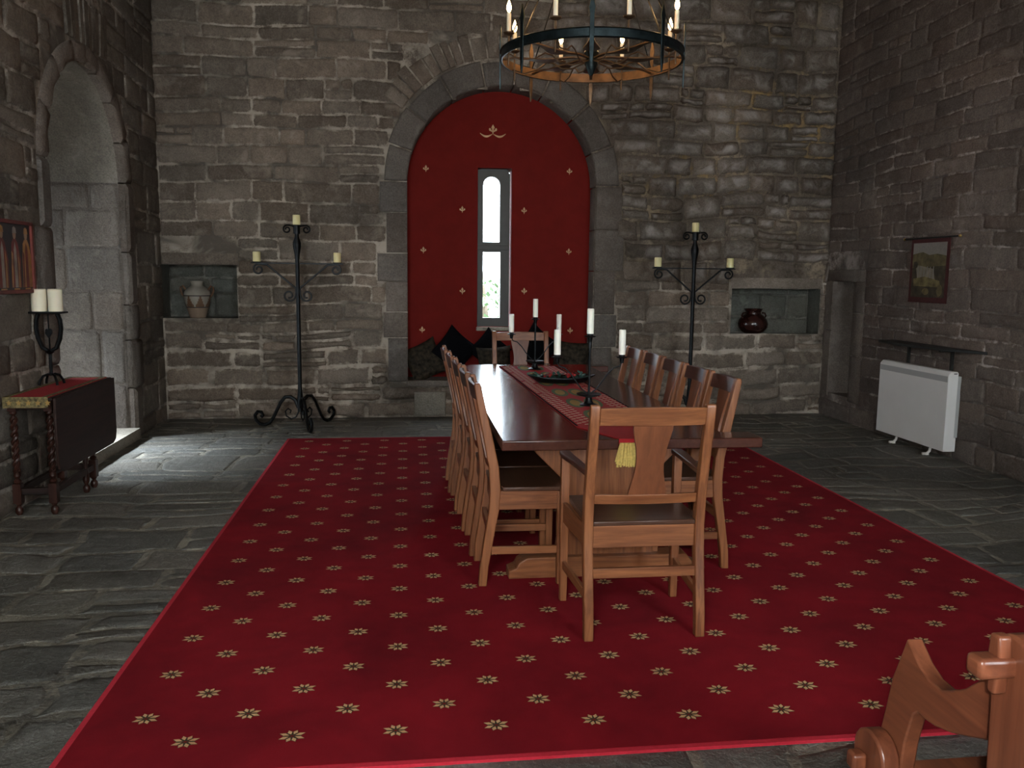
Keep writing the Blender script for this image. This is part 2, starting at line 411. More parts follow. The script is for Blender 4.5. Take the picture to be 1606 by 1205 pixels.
def block(mb, pts, fn, a, b, mi, rim=.012):
    """dressed block: polygon pts (front at t=a, back at t=b), chamfered front with its own tint"""
    n = len(pts); cx = sum(p[0] for p in pts)/n; cy = sum(p[1] for p in pts)/n
    dr = 1 if b > a else -1
    r0 = [fn(p, q, b) for p, q in pts]; r1 = [fn(p, q, a+dr*rim*.7) for p, q in pts]
    def ins(p, q):
        d = math.hypot(p-cx, q-cy); k = max(0, 1-rim*1.3/max(d, .03)); return cx+(p-cx)*k, cy+(q-cy)*k
    r2 = [fn(*ins(p, q), a) for p, q in pts]
    rn = R.random(); hu = R.random()
    fs = []
    for r_ in range(2):
        for i in range(n): fs.append((r_*n+i, r_*n+(i+1) % n, (r_+1)*n+(i+1) % n, (r_+1)*n+i))
    fs.append([2*n+i for i in range(n)])
    mb.add(r0+r1+r2, fs, mi, None, [(rn, .55, hu)]*n + [(rn, .8, hu)]*n + [(rn, .15, hu)]*n)

LX, RX, BY, FY, CH = -2.6, 4.88, 9.4, -1.8, 5.4
# ---- back wall
AX0, AX1 = 0.0, 2.09; ACX = (AX0+AX1)/2; AR = (AX1-AX0)/2; ASP = 2.59; SEAT = .42
NL = (-2.64+.04, -1.82, 1.10, 1.67); NR = (3.73, 4.81, .94, 1.475)
def arch_iv(z, r, x0, sill, top=ASP):
    if z < sill: return []
    if z < top: return [(ACX-r, ACX+r)]
    d = z-top
    if d >= r: return []
    w = math.sqrt(r*r-d*d); return [(ACX-w, ACX+w)]
def hole_b(z):
    ex = arch_iv(z, AR, 0, SEAT)
    for (a, b, c, d) in (NL, NR):
        if c < z < d: ex.append((a, b))
    return sorted(ex)
def shole_b(z):
    ex = []
    if z > SEAT-.05:
        w = [.30,.22,.27,.24,.33,.23][int(z*2.6) % 6] if z < ASP else .25
        ex = arch_iv(z, AR+w, 0, 0)
    if 3.45 < z < 4.08:   # relieving arch stones left of crown
        d = z-ASP; r = AR+.60
        lo = ACX-math.sqrt(max(0, r*r-d*d)); ex.append((max(lo, -.05), ACX+.1))
    for (a, b, c, d) in (NL, NR):
        if c < z < d: ex.append((a, b))
        if d <= z < d+.13: ex.append((a-.02, b+.02))
    return sorted(ex)
mb = MB()
PB = lambda u, v, h: (u, BY-h, v)
masonry(mb, PB, LX, RX, 0, .95, hole_b, hr=(.12,.3), wr=(.3,.75), h=(.01,.045), gap=.03, seed=3, amp=.03, shole=shole_b, jit=.014, breaks=(SEAT,), split=.2, inset=.05)
masonry(mb, PB, LX, 1.6, .95, CH, hole_b, hr=(.12,.23), seed=3, amp=.026, h=(.006,.02), gap=.011, wr=(.28,.72), shole=shole_b, breaks=(1.10,1.67,ASP), split=.2)
masonry(mb, PB, 1.6, RX, .95, 1.55, hole_b, hr=(.12,.2), wr=(.3,.8), h=(.004,.012), seed=3, amp=.02, shole=shole_b, breaks=(1.475,), split=.1)
masonry(mb, PB, 1.6, RX, 1.55, CH, hole_b, hr=(.15,.27), wr=(.26,.58), h=(.02,.06), gap=.022, seed=5, amp=.05, shole=shole_b, jit=.013, breaks=(ASP,), split=.2, inset=.075, mi=4)
F_ = lambda p, q, t: (p, t, q)
# arch ring
angs = [0, 20, 43, 66, 84, 101, 122, 143, 162, 180]
for a, b in zip(angs, angs[1:]):
    a += .5; b -= .5; pts = []
    k = 6
    ro = AR+R.uniform(.23,.27)
    for i in range(k+1):
        t = math.radians(a+(b-a)*i/k); pts.append((ACX+ro*math.cos(t), ASP+ro*math.sin(t)))
    for i in range(k+1):
        t = math.radians(b+(a-b)*i/k); pts.append((ACX+AR*math.cos(t), ASP+AR*math.sin(t)))
    block(mb, pts, F_, BY-.045, BY+.36, 1, .02)
# thin relieving stones
t = 92
while t < 140:
    w = R.uniform(3.2, 6.5); a = math.radians(t+.4); b = math.radians(t+w-.4)
    r0 = AR+.29; r1 = AR+R.uniform(.5,.58)
    block(mb, [(ACX+r1*math.cos(a), ASP+r1*math.sin(a)), (ACX+r1*math.cos(b), ASP+r1*math.sin(b)), (ACX+r0*math.cos(b), ASP+r0*math.sin(b)), (ACX+r0*math.cos(a), ASP+r0*math.sin(a))], F_, BY-R.uniform(.015,.035), BY+.05, 0, .01)
    t += w
# jamb quoins
for side in (-1, 1):
    z = .40; k = 0
    while z < ASP-.02:
        hh = R.uniform(.28, .5)
        if ASP-(z+hh) < .2: hh = ASP-z
        zm = z+hh/2; w = [.30,.22,.27,.24,.33,.23][int(zm*2.6) % 6]
        x0, x1 = (AX0-w, AX0) if side < 0 else (AX1, AX1+w)
        block(mb, [(x0+.006, z+.006), (x1, z+.006), (x1, z+hh-.006), (x0+.006, z+hh-.006)], F_, BY-.035, BY+.36, 1, .012)
        z += hh
# lintels of niches
for (a, b, c, d) in (NL, NR):
    a2 = max(a-.02, LX+.01); b2 = min(b+.02, RX-.01)
    block(mb, [(a2, d+.005), (b2, d+.005), (b2, d+.125), (a2, d+.125)], F_, BY-.02, BY+.05, 0, .012)
# niche insides
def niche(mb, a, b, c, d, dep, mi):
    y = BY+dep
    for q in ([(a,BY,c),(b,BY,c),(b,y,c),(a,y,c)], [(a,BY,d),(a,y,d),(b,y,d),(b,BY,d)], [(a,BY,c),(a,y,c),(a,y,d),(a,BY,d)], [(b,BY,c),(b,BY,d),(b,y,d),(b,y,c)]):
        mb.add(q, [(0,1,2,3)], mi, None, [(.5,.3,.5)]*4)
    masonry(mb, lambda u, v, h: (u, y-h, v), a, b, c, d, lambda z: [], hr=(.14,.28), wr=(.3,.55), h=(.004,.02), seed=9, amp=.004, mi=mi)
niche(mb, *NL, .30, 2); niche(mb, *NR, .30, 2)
# pale stone under the window seat
block(mb, [(.07,.02),(.42,.02),(.42,.29),(.07,.29)], F_, BY-.06, BY+.03, 3, .015)
wall_back = mb.build('wall_back', [M['stone_back'], M['stone_dressed'], M['stone_niche'], M['stone_pale'], M['stone_bulge']], vcol=True, ang=60)
tag(wall_back, 'rough coursed stone end wall with the round-arched window recess and two niches', 'wall', kind='structure')
# window seat slab
mb = MB(); mb.box(AX0-.02, AX1+.02, BY-.055, BY+.40, SEAT-.07, SEAT)
o = mb.build('trim_1', M['stone_dressed'], bevel=.012, vcol=True); tag(o, 'worn stone seat ledge under the red window recess', 'window seat', kind='structure')

# red painted panel with slit opening + painted lilies
PY = BY+.30; WX0, WX1, WZ0, WZ1 = .795, 1.185, 1.00, 2.80
mb = MB()
hole_p = lambda z: [(WX0, WX1)] if WZ0 < z < WZ1 else []
zs = [SEAT-.02, WZ0, WZ1, 3.8]
for a, b in zip(zs, zs[1:]):
    for (p, q) in sub_intervals(AX0-.1, AX1+.1, hole_p((a+b)/2)): mb.add([(p,PY,a),(q,PY,a),(q,PY,b),(p,PY,b)], [(0,1,2,3)])
for q in ([(WX0,PY,WZ0),(WX1,PY,WZ0),(WX1,PY+.2,WZ0),(WX0,PY+.2,WZ0)], [(WX0,PY,WZ1),(WX0,PY+.2,WZ1),(WX1,PY+.2,WZ1),(WX1,PY,WZ1)], [(WX0,PY,WZ0),(WX0,PY+.2,WZ0),(WX0,PY+.2,WZ1),(WX0,PY,WZ1)], [(WX1,PY,WZ0),(WX1,PY,WZ1),(WX1,PY+.2,WZ1),(WX1,PY+.2,WZ0)]):
    mb.add(q, [(0,1,2,3)])
mb.box(AX0-.1, AX1+.1, PY+.2, PY+.24, 3.0, 3.9)
def lily(mb, x, z, s, y):
    def poly(pts): mb.add([(x+p*s, y, z+q*s) for p, q in pts], [list(range(len(pts)))], 1)
    poly([(0,-.9),(.14,-.35),(.12,0),(.3,.45),(0,1),(-.3,.45),(-.12,0),(-.14,-.35)])
    for g in (1, -1):
        p = [(0,-.15),(g*.3,.02),(g*.45,.3),(g*.62,.36),(g*.75,.16),(g*.68,-.12),(g*.5,-.18),(g*.25,-.28),(0,-.3)]
        poly(p if g < 0 else p[::-1])
    poly([(-.3,-.3),(.3,-.3),(.3,-.15),(-.3,-.15)])
yp = PY-.003
for (x, z) in [(.21,2.77),(1.846,2.78),(.62,2.328),(1.328,2.328),(.18,1.866),(1.857,1.872),(.624,1.408),(1.341,1.412),(.164,.960),(1.891,.957)]: lily(mb, x, z, .043, yp)
lily(mb, .962, 3.215, .062, yp)
for g in (1, -1):
    pts = []
    for k in range(9):
        t = k/8; pts.append((.962+g*(.01+.135*t), 3.168-.035*math.sin(PI*t*.9)+.02*t, .004+.007*math.sin(PI*t)))
    for p, q in zip(pts, pts[1:]): mb.add([(p[0],yp,p[1]-p[2]),(q[0],yp,q[1]-q[2]),(q[0],yp,q[1]+q[2]),(p[0],yp,p[1]+p[2])], [(0,1,2,3)], 1)
o = mb.build('wall_recess', [M['red_paint'], M['gold_paint']]); tag(o, 'deep red painted recess wall with small gold lilies around the slit window', 'wall', kind='structure')
# window
def arch_panel(mb, x0, x1, z0, z1, ya, yb, px0, px1, pz0, pz1, rnd, mi=0):
    """frame with an opening px0..px1, pz0..pz1 (rounded head)"""
    r = (px1-px0)/2; cx = (px0+px1)/2; N = 12
    inner = [(px0, pz0), (px1, pz0)]
    if rnd: inner += [(cx+r*math.cos(PI*k/N), pz1-r+r*math.sin(PI*k/N)) for k in range(N+1)]
    else: inner += [(px1, pz1), (px0, pz1)]
    outer = []
    for (p, q) in inner:
        if q <= pz0+1e-6: outer.append((x0 if p < cx else x1, z0))
        elif rnd:
            dx, dz = p-cx, q-(pz1-r); s = 9
            if abs(dx) > 1e-6: s = min(s, ((x1 if dx > 0 else x0)-cx)/dx)
            if dz > 1e-6: s = min(s, (z1-(pz1-r))/dz)
            outer.append((cx+dx*s, pz1-r+dz*s))
        else: outer.append((x0 if p < cx else x1, z1))
    n = len(inner)
    for y, fl in ((ya, 0), (yb, 1)):
        for i in range(n):
            j = (i+1) % n
            q = [(outer[i][0],y,outer[i][1]),(outer[j][0],y,outer[j][1]),(inner[j][0],y,inner[j][1]),(inner[i][0],y,inner[i][1])]
            mb.add(q if not fl else q[::-1], [(0,1,2,3)], mi)
    for L in (inner, outer):
        for i in range(n):
            j = (i+1) % n; mb.add([(L[i][0],ya,L[i][1]),(L[j][0],ya,L[j][1]),(L[j][0],yb,L[j][1]),(L[i][0],yb,L[i][1])], [(0,1,2,3)], mi)
mb = MB(); wy = BY+.40
arch_panel(mb, WX0, WX1-.012, 1.91, WZ1, wy, wy+.06, .868, 1.060, 1.975, 2.715, True)
arch_panel(mb, WX0, WX1-.012, WZ0, 1.91, wy, wy+.06, .868, 1.070, 1.10, 1.860, False)
mb.box(WX0, WX1-.012, wy-.012, wy, 1.885, 1.935)
win = mb.build('window_1', M['frame_win'], bevel=.004); tag(win, 'narrow slit window with dark wooden frame and rounded upper pane', 'window', kind='structure')
mb = MB(); mb.add([(.86,wy+.04,1.96),(1.07,wy+.04,1.96),(1.07,wy+.04,2.73),(.86,wy+.04,2.73)], [(0,1,2,3)]); mb.build('pane', M['glass'], win)
mb = MB(); mb.add([(.86,wy+.04,1.09),(1.08,wy+.04,1.09),(1.08,wy+.04,1.87),(.86,wy+.04,1.87)], [(0,1,2,3)]); mb.build('pane', M['glass'], win)
mb = MB(); mb.box(WX0-.01, WX1+.005, PY-.03, wy+.01, .955, .998); o = mb.build('trim_2', M['stone_pale'], bevel=.006, vcol=True); tag(o, 'pale stone sill beneath the slit window', 'window sill', kind='structure')

# ---- left wall with the arched passage
PL = lambda u, v, h: (LX+h, u, v)
LC, LR, LS = 7.47, .86, 2.40
def arcL(z, r):
    if z < LS: return [(LC-r, LC+r)]
    d = z-LS
    if d >= r: return []
    w = math.sqrt(r*r-d*d); return [(LC-w, LC+w)]
def shole_l(z):
    ex = arcL(z, LR+.16 if z > 1.9 else LR+[.16,.26,.2][int(z*2.5) % 3])
    if 3.38 < z < 3.80: ex.append((7.08, 7.92))
    return ex
mb = MB()
masonry(mb, PL, FY, BY, 0, CH, lambda z: arcL(z, LR), hr=(.14,.34), wr=(.25,.75), h=(.004,.022), gap=.018, seed=13, amp=.026, shole=shole_l, breaks=(LS,), split=.15)
FL = lambda p, q, t: (t, p, q)
angs = [0, 24, 50, 74, 90, 106, 130, 156, 180]
for a, b in zip(angs, angs[1:]):
    a += .5; b -= .5; pts = []
    for i in range(6):
        t = math.radians(a+(b-a)*i/5); pts.append((LC+(LR+.15)*math.cos(t), LS+(LR+.15)*math.sin(t)))
    for i in range(6):
        t = math.radians(b+(a-b)*i/5); pts.append((LC+LR*math.cos(t), LS+LR*math.sin(t)))
    block(mb, pts, FL, LX+.035, LX-.06, 1, .030)
for side in (-1, 1):
    z = .0
    while z < LS-.02:
        hh = R.uniform(.32, .55)
        if LS-(z+hh) < .2: hh = LS-z
        zm = z+hh/2; w = .16 if zm > 1.9 else [.16,.26,.2][int(zm*2.5) % 3]
        x0, x1 = (LC-LR-w, LC-LR) if side < 0 else (LC+LR, LC+LR+w)
        block(mb, [(x0+.006, z+.005), (x1, z+.005), (x1, z+hh-.005), (x0+.006, z+hh-.005)], FL, LX+.030, LX-.06, 1, .028)
        z += hh
u = 7.10
while u < 7.88:
    w = R.uniform(.06,.11); k = (u-7.47)*.12
    block(mb, [(u+.006-k*0, 3.40), (u+w-.006, 3.40), (u+w-.006+k, 3.77+R.uniform(-.02,.02)), (u+.006+k, 3.77+R.uniform(-.02,.02))], FL, LX+R.uniform(.015,.03), LX-.05, 0, .01)
    u += w
o = mb.build('wall_left', [M['stone_left'], M['stone_dressed']], vcol=True, ang=60); tag(o, 'dark rough stone side wall with the arched passage opening', 'wall', kind='structure')
# passage
mb = MB(); PXE = -4.3
masonry(mb, lambda u, v, h: (u, LC+LR-h, v), PXE, LX-.055, .0, LS, lambda z: [], hr=(.34,.55), wr=(.4,.8), h=(.003,.008), gap=.012, seed=21, amp=.008, mi=0, split=.08)
masonry(mb, lambda u, v, h: (-u, LC-LR+h, v), -LX+.055, -PXE, .0, LS, lambda z: [], hr=(.34,.55), wr=(.4,.8), h=(.003,.008), gap=.012, seed=22, amp=.008, mi=0)
N = 24
for k in range(N):
    a, b = PI*k/N, PI*(k+1)/N
    p = [(LX-.055, LC+LR*math.cos(a), LS+LR*math.sin(a)), (PXE, LC+LR*math.cos(a), LS+LR*math.sin(a)), (PXE, LC+LR*math.cos(b), LS+LR*math.sin(b)), (LX-.055, LC+LR*math.cos(b), LS+LR*math.sin(b))]
    mb.add(p, [(0,1,2,3)], 1, None, [(.5,0,.5)]*4)
mb.box(PXE, LX+.045, LC-LR, LC+LR, -.02, .10, 2)
# end wall with a tall opening: segments around
OY0, OY1, OZ0, OZ1 = LC-.42, LC+.30, .45, 2.35
for (a, b, c, d) in ((LC-LR, OY0, 0, 3.3), (OY1, LC+LR, 0, 3.3), (OY0, OY1, OZ1, 3.3), (OY0, OY1, 0, OZ0)): mb.box(PXE-.3, PXE, a, b, c, d, 0)
o = mb.build('wall_passage', [M['stone_dressed'], M['plaster'], M['stone_pale']], vcol=True, ang=60); tag(o, 'stone walls and vault of the passage in the thickness of the side wall', 'passage', kind='structure')
mb = MB()
for (a, b, c, d) in ((OY0, OY0+.06, OZ0, OZ1), (OY1-.06, OY1, OZ0, OZ1), (OY0, OY1, OZ1-.06, OZ1), (OY0, OY1, OZ0, OZ0+.06), (LC-.09, LC-.03, OZ0, OZ1)): mb.box(PXE-.12, PXE-.06, a, b, c, d)
o = mb.build('window_2', M['frame_win'], bevel=.004); tag(o, 'tall window at the outer end of the side passage', 'window', kind='structure')
mb = MB(); mb.add([(PXE-.09,OY0,OZ0),(PXE-.09,OY1,OZ0),(PXE-.09,OY1,OZ1),(PXE-.09,OY0,OZ1)], [(0,1,2,3)]); mb.build('pane', M['glass'], o)

# ---- right wall
SY0, SY1, SZ0, SZ1 = 8.76, 9.22, .28, 1.57
hole_r = lambda z: [(-SY1, -SY0)] if SZ0 < z < SZ1 else []
shole_r = lambda z: [(-SY1-.16, -SY0+.22)] if SZ0-.05 < z < SZ1+.14 else []
PR = lambda u, v, h: (RX-h, -u, v)
mb = MB()
masonry(mb, PR, -BY, -FY, 0, CH, hole_r, hr=(.11,.21), wr=(.25,.75), h=(.002,.010), gap=.007, seed=31, amp=.03, shole=shole_r, breaks=(SZ0,SZ1), split=.12, jit=.007)
FR = lambda p, q, t: (t, -p, q)
for (a, b, c, d) in ((-SY1-.155, -SY1, SZ0-.04, 1.0), (-SY1-.155, -SY1, 1.01, SZ1), (-SY0, -SY0+.215, SZ0-.04, .75), (-SY0, -SY0+.215, .76, 1.22), (-SY0, -SY0+.215, 1.23, SZ1), (-SY1-.155, -SY0+.215, SZ1+.005, SZ1+.13)):
    block(mb, [(a, c), (b, c), (b, d), (a, d)], FR, RX-.012, RX+.32, 1, .012)
D = .42
for q in ([(RX,SY1,SZ0),(RX+D,SY1-.22,SZ0),(RX+D,SY1-.22,SZ1),(RX,SY1,SZ1)], [(RX,SY0,SZ0),(RX,SY0,SZ1),(RX+D,SY0,SZ1),(RX+D,SY0,SZ0)], [(RX+D,SY0,SZ0),(RX+D,SY1-.22,SZ0),(RX+D,SY1-.22,SZ1),(RX+D,SY0,SZ1)], [(RX,SY0,SZ0),(RX+D,SY0,SZ0),(RX+D,SY1-.22,SZ0),(RX,SY1,SZ0)], [(RX,SY0,SZ1),(RX,SY1,SZ1),(RX+D,SY1-.22,SZ1),(RX+D,SY0,SZ1)]):
    mb.add(q, [(0,1,2,3)], 1, None, [(.5,.2,.5)]*4)
o = mb.build('wall_right', [M['stone_right'], M['stone_dressed']], vcol=True, ang=60); tag(o, 'grey-brown coursed stone wall on the right with a narrow slit recess', 'wall', kind='structure')

# ---- rear wall (behind the camera) with two windows added for fill light, ceiling, floor
mb = MB(); RW = [(-1.9, -.5, 1.3, 3.6), (2.2, 3.6, 1.3, 3.6)]
hole_f = lambda z: sorted([(-b, -a) for a, b, c, d in RW if c < z < d])
masonry(mb, lambda u, v, h: (-u, FY+h, v), -RX, -LX, 0, CH, hole_f, hr=(.2,.35), wr=(.4,.9), seed=41, breaks=(1.3,3.6), split=0)
o = mb.build('wall_rear', M['stone_right'], vcol=True, ang=60); tag(o, 'stone wall behind the viewpoint with two windows added for fill light', 'wall', kind='structure')
for k, (a, b, c, d) in enumerate(RW):
    mb = MB(); y0, y1 = FY-.2, FY-.12; m_ = (a+b)/2
    for (p, q, r, s) in ((a, a+.06, c, d), (b-.06, b, c, d), (m_-.03, m_+.03, c, d), (a, b, c, c+.06), (a, b, d-.06, d), (a, b, 2.4, 2.46)): mb.box(p, q, y0, y1, r, s)
    for (p, q, r, s) in ((a-.05, a, c, d), (b, b+.05, c, d), (a, b, c-.05, c), (a, b, d, d+.05)): mb.box(p, q, FY-.22, FY, r, s)
    o = mb.build('window_%d' % (k+3), M['frame_win'], bevel=.004); tag(o, 'unseen window added in the rear wall for fill light, %s one' % ('left' if k == 0 else 'right'), 'window', kind='structure')
    mb = MB(); mb.add([(a,FY-.16,c),(b,FY-.16,c),(b,FY-.16,d),(a,FY-.16,d)], [(0,1,2,3)]); mb.build('pane', M['glass'], o)
mb = MB(); mb.box(LX-.3, RX+.3, FY-.3, BY+.3, CH, CH+.1)
y = FY+.6
while y < BY: mb.box(LX, RX, y-.1, y+.1, CH-.24, CH); y += 1.1
o = mb.build('ceiling', M['ceiling']); tag(o, 'dark timber beamed ceiling', 'ceiling', kind='structure')
mb = MB()
masonry(mb, lambda u, v, h: (u, v, h-.004), LX, RX, FY, BY, lambda z: [], hr=(.20,.48), wr=(.28,.85), h=(.001,.006), gap=.030, seed=51, amp=.13, jit=.022, split=.4, inset=.03)
mb.box(LX-.5, RX+.5, FY-.5, BY+.5, -.2, -.03)
o = mb.build('floor', M['slate'], vcol=True, ang=60); tag(o, 'uneven dark slate flagstone floor', 'floor', kind='structure')
# outer skins so no stray daylight leaks round the shell
mb = MB()
mb.box(LX-.6, RX+.6, BY+.47, BY+.55, -.2, .96); mb.box(LX-.6, WX0-.02, BY+.47, BY+.55, .96, CH+.1); mb.box(WX1+.0, RX+.6, BY+.47, BY+.55, .96, CH+.1); mb.box(WX0-.02, WX1, BY+.47, BY+.55, 2.78, CH+.1)
mb.box(RX+.46, RX+.56, FY-.3, BY+.55, -.2, CH+.1)
mb.box(LX-.35, LX-.3, FY-.3, LC-LR-.02, -.2, CH+.1); mb.box(LX-.35, LX-.3, LC+LR+.02, BY+.55, -.2, CH+.1); mb.box(LX-.35, LX-.3, LC-LR-.02, LC+LR+.02, 3.27, CH+.1)
mb.box(PXE-.3, LX-.3, LC-LR-.08, LC-LR-.03, -.2, 3.5); mb.box(PXE-.3, LX-.3, LC+LR+.03, LC+LR+.08, -.2, 3.5); mb.box(PXE-.3, LX-.3, LC-LR-.08, LC+LR+.08, 3.3, 3.5); mb.box(PXE-.3, LX-.3, LC-LR-.08, LC+LR+.08, -.25, -.03)
o = mb.build('wall_outer', M['stone_dressed'], vcol=True); tag(o, 'outer stone shell of the keep', 'wall', kind='structure')
mb = MB(); mb.box(-12, 14, -12, BY+14, -.8, -.6); o = mb.build('ground', M['grass']); tag(o, 'gravel ground outside the keep', 'ground', kind='structure')

# ------------------------------------------------------------------ carpet
CX0, CX1, CY0, CY1 = -1.13, 3.145, 2.60, 8.13
mb = MB(); mb.box(CX0, CX1, CY0, CY1, .0, .014, 0)
e = .022
for (a, b, c, d) in ((CX0-e, CX0, CY0-e, CY1+e), (CX1, CX1+e, CY0-e, CY1+e), (CX0, CX1, CY0-e, CY0), (CX0, CX1, CY1, CY1+e)): mb.box(a, b, c, d, .0, .012, 1)
fa, fb = .3538, .3360; fx, fy = -1.1097, 2.784
def petal(mb, x, y, a, l, w, z, mi, r0=.008):
    c, s = math.cos(a), math.sin(a)
    pts = [(r0, 0), (r0+l*.5, -w), (r0+l, 0), (r0+l*.5, w)]
    mb.add([(x+p*c-q*s, y+p*s+q*c, z) for p, q in pts], [(0,1,2,3)], mi)
for j in range(-2, 70):
    for i in range(-2, 30):
        if (i+j) % 2: continue
        x = fx+i*.5*fa; y = fy+j*.5*fb
        if not (CX0+.03 < x < CX1-.03 and CY0+.03 < y < CY1-.03): continue
        mb.add([(x+.038*math.cos(k*PI/4+PI/8), y+.034*math.sin(k*PI/4+PI/8), .0148) for k in range(8)][::1], [list(range(8))], 3) if False else None
        for k in range(8):
            a = k*PI/4+PI/8; l = .036 if k % 4 in (0, 3) else .028
            petal(mb, x, y, a, l+.010, .012, .0146, 3, .003); petal(mb, x, y, a, l, .0082, .0152, 2, .011)
o = mb.build('carpet', [M['carpet'], M['carpet_edge'], M['petal'], M['olive']]); tag(o, 'large crimson carpet with small cream flower motifs under the dining table', 'carpet')

# ------------------------------------------------------------------ dining table
TZ, TX0, TX1, TY0, TY1 = .79, .457, 1.80, 4.03, 7.56
t = empty('dining_table', (1.12, 5.8, 0), 0, 'long dark polished trestle dining table on the red carpet', 'table')
L_ = lambda mb: mb
def TL(x, y): return x-1.12, y-5.8
x0, y0 = TL(TX0, TY0); x1, y1 = TL(TX1, TY1)
xm = 1.64-1.12; e_ = .17
mb = MB(); mb.prism([(x0,y0),(x1,y0),(x1,y0+e_),(xm,y0+e_),(xm,y1-e_),(x1,y1-e_),(x1,y1),(x0,y1)], lambda p, q, s: (p, q, s), TZ-.052, TZ); mb.build('tabletop', M['table_top'], t, bevel=.006)
for yy in (-1.52, 1.40):
    half = [(.27,.10),(.25,.25),(.20,.42),(.22,.52),(.32,.62),(.38,.68),(.40,TZ-.055)]
    pts = [(-a-.08, z) for a, z in half][::-1] + [(a-.08, z) for a, z in half]
    mb = MB(); mb.prism(pts, lambda p, q, s: (p, s, q), yy+.03, yy-.03); mb.build('pedestal', M['oak_z'], t, bevel=.004)
    f = [(-.6,.014),(.46,.014),(.47,.05),(.40,.075),(.36,.125),(-.50,.125),(-.545,.10),(-.56,.07),(-.60,.055)]
    mb = MB(); mb.prism(f, lambda p, q, s: (p, s, q), yy+.05, yy-.07 if yy < 0 else yy-.05); mb.build('foot', M['oak_x'], t, bevel=.005)
mb = MB(); mb.box(-.11, -.05, -1.50, 1.38, .28, .42); mb.build('stretcher', M['oak_y'], t, bevel=.004)

# runner
def rl(y): k = (y-4.38)/(7.40-4.38); return .90-.10*k, 1.375-.065*k
rn = empty('table_runner', (1.12, 5.8, TZ), 0, 'red woven table runner with cream dashes and green and gold leaves along the table', 'table runner')
mb = MB(); ys = [4.38+.1*k for k in range(31)]
zt = .0055
def T3(x, y, z): return (x-1.12, y-5.8, z)
def sheet(mb, A, B, z, mi=0):
    mb.add([T3(*A[0], z), T3(*A[1], z), T3(*B[1], z), T3(*B[0], z)], [(0,1,2,3)], mi)
for a, b in zip(ys, ys[1:]):
    la, ra = rl(a); lb, rb = rl(b)
    vs = [T3(la,a,.001),T3(ra,a,.001),T3(rb,b,.001),T3(lb,b,.001),T3(la,a,zt),T3(ra,a,zt),T3(rb,b,zt),T3(lb,b,zt)]
    mb.add(vs, [(4,5,6,7),(0,4,7,3),(1,2,6,5),(0,1,5,4),(3,7,6,2),(0,3,2,1)], 0)
tipx, tipy = 1.085, TY0-.006
l0, r0 = rl(4.38)
mb.add([T3(l0,4.38,zt),T3(tipx-.035,tipy,zt),T3(tipx+.035,tipy,zt),T3(r0,4.38,zt),T3(l0,4.38,.001),T3(tipx-.035,tipy,.001),T3(tipx+.035,tipy,.001),T3(r0,4.38,.001)], [(0,1,2,3),(0,4,5,1),(3,2,6,7),(4,7,6,5)], 0)
mb.box(tipx-1.12-.042, tipx-1.12+.042, tipy-5.8-.006, tipy-5.8, -.022, zt, 0)
# dark binding + dashes
for a, b in zip(ys, ys[1:]):
    for sd in (0, 1):
        pa, pb = rl(a)[sd], rl(b)[sd]; w = .012*(1 if sd == 0 else -1)
        A = [(pa,a),(pa+w,a)]; B = [(pb,b),(pb+w,b)]
        if sd: A = A[::-1]; B = B[::-1]
        sheet(mb, A, B, zt+.0006, 1)
y = 4.42
while y < 7.36:
    l, r = rl(y)
    row = int(round((y-4.42)/.034))
    for x_ in ((l+.022, l+.092, r-.112, r-.042) if row % 2 else (l+.057, r-.077)):
        if R.random() < .95:
            w = .026; dy = .017; sk = .010*(1 if x_ < 1.12 else -1)
            mb.add([T3(x_,y,zt+.001),T3(x_+w,y+sk,zt+.001),T3(x_+w,y+dy+sk,zt+.001),T3(x_,y+dy,zt+.001)], [(0,1,2,3)], 2)
    y += .034
for yc in (4.72, 5.2, 5.68, 6.2, 6.72, 7.2):
    cx = sum(rl(yc))/2
    for g in (1, -1):
        for k, (mi_, s) in enumerate(((3, 1.0), (4, .62))):
            pts = []
            for i in range(14):
                a = 2*PI*i/14; pts.append(T3(cx+g*.058+.056*s*math.cos(a)*g*1.0, yc+.19*s*math.sin(a)*(1 if g > 0 else 1)+.03*g*math.cos(a), zt+.001+.0006*k))
            mb.add(pts if g > 0 else pts[::-1], [list(range(14))], mi_)
mb.build('cloth', [M['red_cloth'], M['black_velvet'], M['cream'], M['green'], M['ochre']], rn, ang=60)
mb = MB()
for k in range(110):
    a = R.uniform(-1, 1); b = R.uniform(-1, 1); x_ = tipx-1.12+a*.036; y_ = tipy-5.8-.014+b*.010
    mb.tube([(x_*1, y_, -.014), (x_+a*.012, y_-.003, -.055), (x_+a*.022+R.uniform(-.004,.004), y_-.002, -.118+R.uniform(-.02,.01))], .0028, 5)
mb.build('tassel', M['tassel'], rn)

